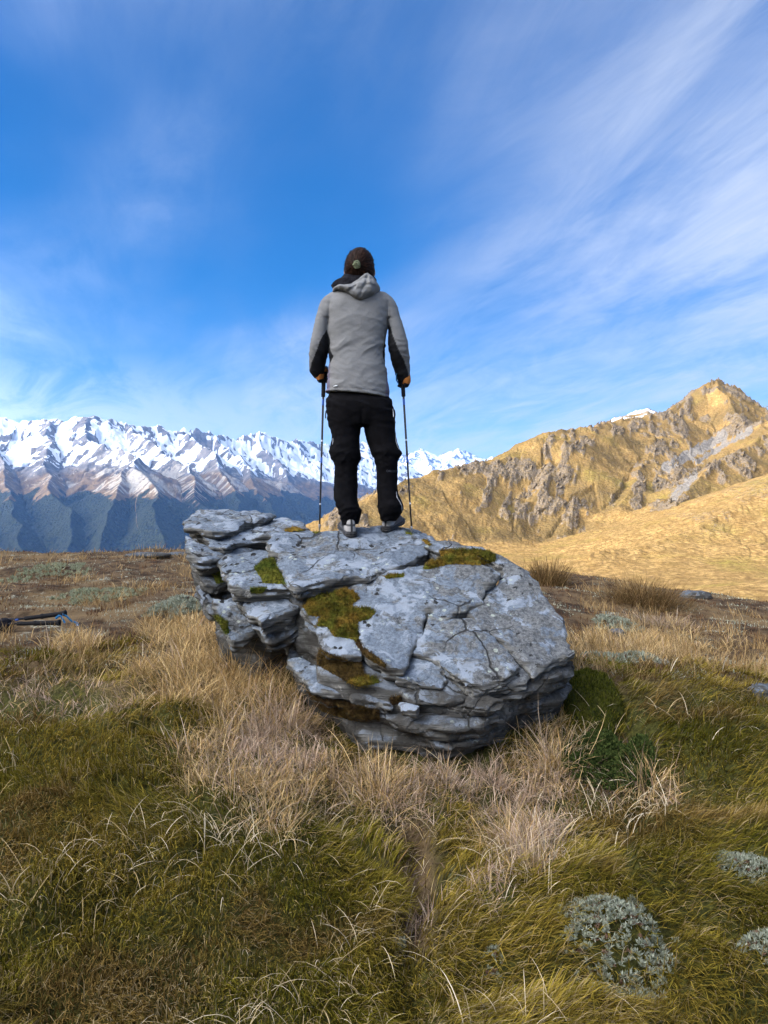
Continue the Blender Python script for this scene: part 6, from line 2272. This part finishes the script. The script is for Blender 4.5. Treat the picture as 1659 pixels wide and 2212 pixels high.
def cushion(u, v, ru, rv, n, label, seed, size=0.0145, tone=((0.13, 0.145, 0.095), (0.38, 0.395, 0.305)), brown=0.12, rise=0.03):
    x, y, z = ground_at(u, v)
    rs = np.random.RandomState(seed)
    a = rs.uniform(0, 6.28, n); r = np.sqrt(rs.rand(n)) * (1 + 0.55 * perlin(np.cos(a) * 2, np.sin(a) * 2, seed)) * (1 + 0.25 * perlin(np.cos(a) * 6, np.sin(a) * 6, seed))
    px = x + np.cos(a) * r * ru; py = y + np.sin(a) * r * rv
    gz = ground_z(px, py) + rise * np.clip(1 - r ** 2, 0, 1)
    c = np.stack([px, py, gz], 1); nn = np.tile([0, 0, 0.9], (n, 1))
    k = ~in_rock(px, py)
    c = c[k]; nn = nn[k]
    kb = rs.rand(len(c)) < brown
    parts = [leaf_cloud(c[~kb], nn[~kb], size, rs, tone[0], tone[1], 13, 0.13, 0.5)]
    if kb.any():
        parts.append(leaf_cloud(c[kb], nn[kb], size * 0.8, rs, (0.09, 0.045, 0.025), (0.22, 0.14, 0.10), 14, 0.14, 0.2))
    o = blade_object('cushion_plant', parts, (x, y, z), label=label, category='cushion plant', group='silvery cushion plants')
    return o


cushion(1332, 2022, 0.155, 0.15, 620, 'largest silvery cushion plant, oval, in the lower right turf', 31)
cushion(1602, 1880, 0.10, 0.06, 190, 'silvery cushion plant near the right edge, above the largest one', 32)
cushion(1652, 2048, 0.08, 0.06, 130, 'silvery cushion plant cut by the right edge of the picture', 33)
cushion(1062, 2088, 0.030, 0.028, 20, 'tiny silvery cushion plant left of the largest one', 34)
cushion(868, 2055, 0.022, 0.02, 12, 'smallest silvery cushion plant in the gap between two turf mounds', 35)
cushion(385, 1318, 0.26, 0.42, 420, 'broad grey-green cushion plant beside the left wall of the boulder', 36, 0.034, brown=0.05, rise=0.10)
cushion(215, 1292, 0.42, 0.5, 330, 'pale green cushion plant behind the lying poles', 37, 0.034, ((0.16, 0.18, 0.10), (0.36, 0.37, 0.25)), 0.05, 0.07)
cushion(110, 1240, 0.5, 0.7, 200, 'pale green cushion plant far left near the plateau rim', 38, 0.045, ((0.16, 0.18, 0.10), (0.36, 0.37, 0.25)), 0.05, 0.06)
cushion(1332, 1352, 0.20, 0.36, 200, 'green-grey cushion plant left of the pinkish brown tussock', 39, 0.034, brown=0.05, rise=0.05)
cushion(1340, 1432, 0.26, 0.10, 150, 'narrow grey-green cushion plant along the top of the right turf mound', 40, 0.028, brown=0.08, rise=0.03)


MOSS_DARK = mat_moss('deep_moss', (0.030, 0.036, 0.006), (0.075, 0.070, 0.010), (0.012, 0.012, 0.004))


def moss_mound():
    x0, y0, z0 = ground_at(1278, 1520)
    n = 60
    rr = np.linspace(0, 1, 34); aa = np.linspace(0, 2 * math.pi, 73)
    A, R = np.meshgrid(aa, rr)
    k = 1 + 0.18 * perlin(np.cos(A) * 1.7, np.sin(A) * 1.7, 3)
    X = x0 + np.cos(A) * R * 0.17 * k; Y = y0 + 0.06 + np.sin(A) * R * 0.27 * k
    Z = ground_z(X, Y) + 0.075 * np.sqrt(np.clip(1 - R ** 2, 0, 1)) + 0.012 * fbm(X * 18, Y * 18, 3, 3) - 0.02 * (R > 0.98)
    me = mesh_np('moss_mound', np.stack([X - x0, Y - y0, Z - z0], -1).reshape(-1, 3), grid_faces(*X.shape)[:, ::-1], MOSS_DARK)
    o = bpy.data.objects.new('moss_mound', me); COL.objects.link(o); o.location = (x0, y0, z0)
    o['label'] = 'dark green moss mound against the right foot of the boulder'; o['category'] = 'moss'
    rs = np.random.RandomState(66)
    n = 5200
    a = rs.uniform(0, 6.28, n); r = np.sqrt(rs.rand(n))
    k = 1 + 0.18 * perlin(np.cos(a) * 1.7, np.sin(a) * 1.7, 3)
    x = x0 + np.cos(a) * r * 0.172 * k; y = y0 + 0.06 + np.sin(a) * r * 0.275 * k
    z = ground_z(x, y) + 0.075 * np.sqrt(np.clip(1 - r ** 2, 0, 1)) + 0.012 * fbm(x * 18, y * 18, 3, 3)
    c = cmix((0.030, 0.040, 0.006), (0.13, 0.125, 0.018), rs.rand(n) ** 1.5)
    q = blades(np.stack([x, y, z - .003], 1), rs.uniform(0, 6.28, n), rs.uniform(.008, .03, n), np.full(n, .0042), rs.normal(.6, .4, n), rs.normal(.4, .4, n), c * 0.8, c, 2)
    f = blade_object('fronds', [q], (x0, y0, z0), kind='stuff')
    f.parent = o; f.location = (0, 0, 0)


moss_mound()

# ------------------------------------------------------------------ stones on the plateau
def stone(u, v, sx, sy, sz, label, seed, mat=None, sink=0.35):
    x, y, z = ground_at(u, v)
    rs = np.random.RandomState(seed)

    def f(a, b, c):
        q = (np.abs(a / sx) ** 2.6 + np.abs(b / sy) ** 2.6 + np.abs(c / sz) ** 2.6) ** (1 / 2.6)
        lay = np.floor(c / (sz * 0.35) + 0.5 * perlin(a * 3 / sx, b * 3 / sy, seed))
        return (q - 1) * min(sx, sy, sz) + 0.16 * sz * fbm(a * 1.6 / sx, b * 1.6 / sy, c / sz + seed, 3) + 0.12 * sz * perlin(a * 3 / sx, b * 3 / sy, lay + seed)
    m = max(sx, sy) * 1.25
    V, Fq = surface_nets(f, (-sx * 1.3, -sy * 1.3, -sz * 1.4), (sx * 1.3, sy * 1.3, sz * 1.4), max(sx, sy) / 13)
    a = rs.uniform(-0.3, 0.3)
    ca, sa = math.cos(a), math.sin(a)
    V = np.stack([V[:, 0] * ca - V[:, 1] * sa, V[:, 0] * sa + V[:, 1] * ca, V[:, 2] + sz * (1 - 2 * sink) * 0.6], 1)
    me = mesh_np('stone', V, Fq, mat or MAT_ROCK_DARK)
    o = bpy.data.objects.new('stone', me); COL.objects.link(o); o.location = (x, y, z)
    o['label'] = label; o['category'] = 'stone'; o['group'] = 'stones on the plateau'


stone(1503, 1290, 0.215, 0.16, 0.07, 'flat grey stone on the rim right of the widest brown tussock', 51)
stone(1333, 1378, 0.075, 0.07, 0.065, 'small rounded grey stone among straw, right of the boulder', 52)
stone(1655, 1498, 0.10, 0.07, 0.04, 'pale flat stone cut by the right edge above the turf mound', 53)
stone(320, 1201, 0.40, 0.25, 0.05, 'long pale flat stone on the far left rim', 56)
stone(392, 1199, 0.30, 0.20, 0.05, 'shorter pale flat stone on the rim beside the boulder', 57)


# ------------------------------------------------------------------ spare poles lying in the grass
def z5(x, y):
    return x / 8.334, 1294.0 + y / 8.334


def lying_pole(a, b, y, label, seed, strap_pts, band=True):
    A = pw(*z5(*a), y); B = pw(*z5(*b), y)
    # carry the shaft on past the grip, out of the frame
    d = (A - B) / np.linalg.norm(A - B)
    E = A + d * 0.55
    E[2] = float(ground_z(E[0], E[1])) + 0.06
    root = thing('trekking_pole', tuple(A), label, 'trekking pole', 'spare poles lying in the grass')
    L = np.linalg.norm(B - A)
    prof = []
    n = 44
    for i in range(n):
        w = i / (n - 1)
        r = 0.0165 + 0.0050 * math.exp(-((w - 0.42) / 0.035) ** 2) + 0.008 * sstep(0.90, 1.0, w) + 0.002 * (w > 0.42)
        if w > 0.44 and w < 0.9:
            r += 0.0013 * math.sin(i * 2.7)
        prof.append((w, float(r)))
    prof[0] = (0.0, 0.011)
    pole_part(root, 'grip', A, B, prof, MAT_GRIP)
    pole_part(root, 'shaft', E, A + (B - A) * 0.02, [(0, .008), (1, .009)], MAT_POLE)
    if band:
        q = A + d * 0.045
        pole_part(root, 'band', q, q + d * 0.028, [(0, .0092), (0.03, .0105), (0.97, .0105), (1, .0092)], MAT_BLUE)
    P = dens([pw(*z5(*s), y - 0.02) for s in strap_pts], 18)
    T = np.gradient(P, axis=0); T /= np.linalg.norm(T, axis=1)[:, None]
    S = np.cross(T, [0.25, 0.9, 0.35]); S = S / np.linalg.norm(S, axis=1)[:, None]
    N = np.cross(T, S) * 0.0014
    S = S * 0.0095
    V = np.stack([P + S + N, P - S + N, P - S - N, P + S - N], 1).reshape(-1, 3)
    f = [(i * 4 + k, i * 4 + (k + 1) % 4, (i + 1) * 4 + (k + 1) % 4, (i + 1) * 4 + k) for i in range(17) for k in range(4)] + [(0, 1, 2, 3), (71, 70, 69, 68)]
    me = mesh_np('strap', V - np.array(root.location), np.array(f), MAT_STRAP)
    o = bpy.data.objects.new('strap', me); COL.objects.link(o); o.parent = root


_px, _py, _pz = ground_at(90, 1362)
YL = _py
lying_pole((440, 352), (1185, 255), YL, 'upper spare trekking pole lying at left with blue band and long blue strap', 1, [(1120, 275), (1200, 310), (1290, 400), (1360, 425), (1400, 440), (1395, 480)])
lying_pole((300, 445), (1080, 425), YL - 0.04, 'lower spare trekking pole lying half hidden in the turf at left', 2, [(1000, 355), (1060, 300), (1100, 310), (1150, 400), (1170, 425)], band=False)


def fleece_bundle():
    c = pw(*z5(95, 455), YL - 0.01)

    def f(x, y, z):
        q = np.sqrt(((x - c[0]) / .060) ** 2 + ((y - c[1]) / .06) ** 2 + ((z - c[2]) / .052) ** 2)
        near = 0.010 * fbm(x * 22, y * 22, z * 22, 3) + 0.004 * perlin(x * 90, y * 90, z * 90)
        return (q - 1) * .052 + near
    V, Fq = surface_nets(f, c - .085, c + .085, 0.0045)
    me = mesh_np('fleece_bundle', V - c, Fq, MAT_FLEECE)
    o = bpy.data.objects.new('fleece_bundle', me); COL.objects.link(o); o.location = c
    o['label'] = 'round black fleece bundle at the left edge beside the spare poles'; o['category'] = 'bundle'


fleece_bundle()
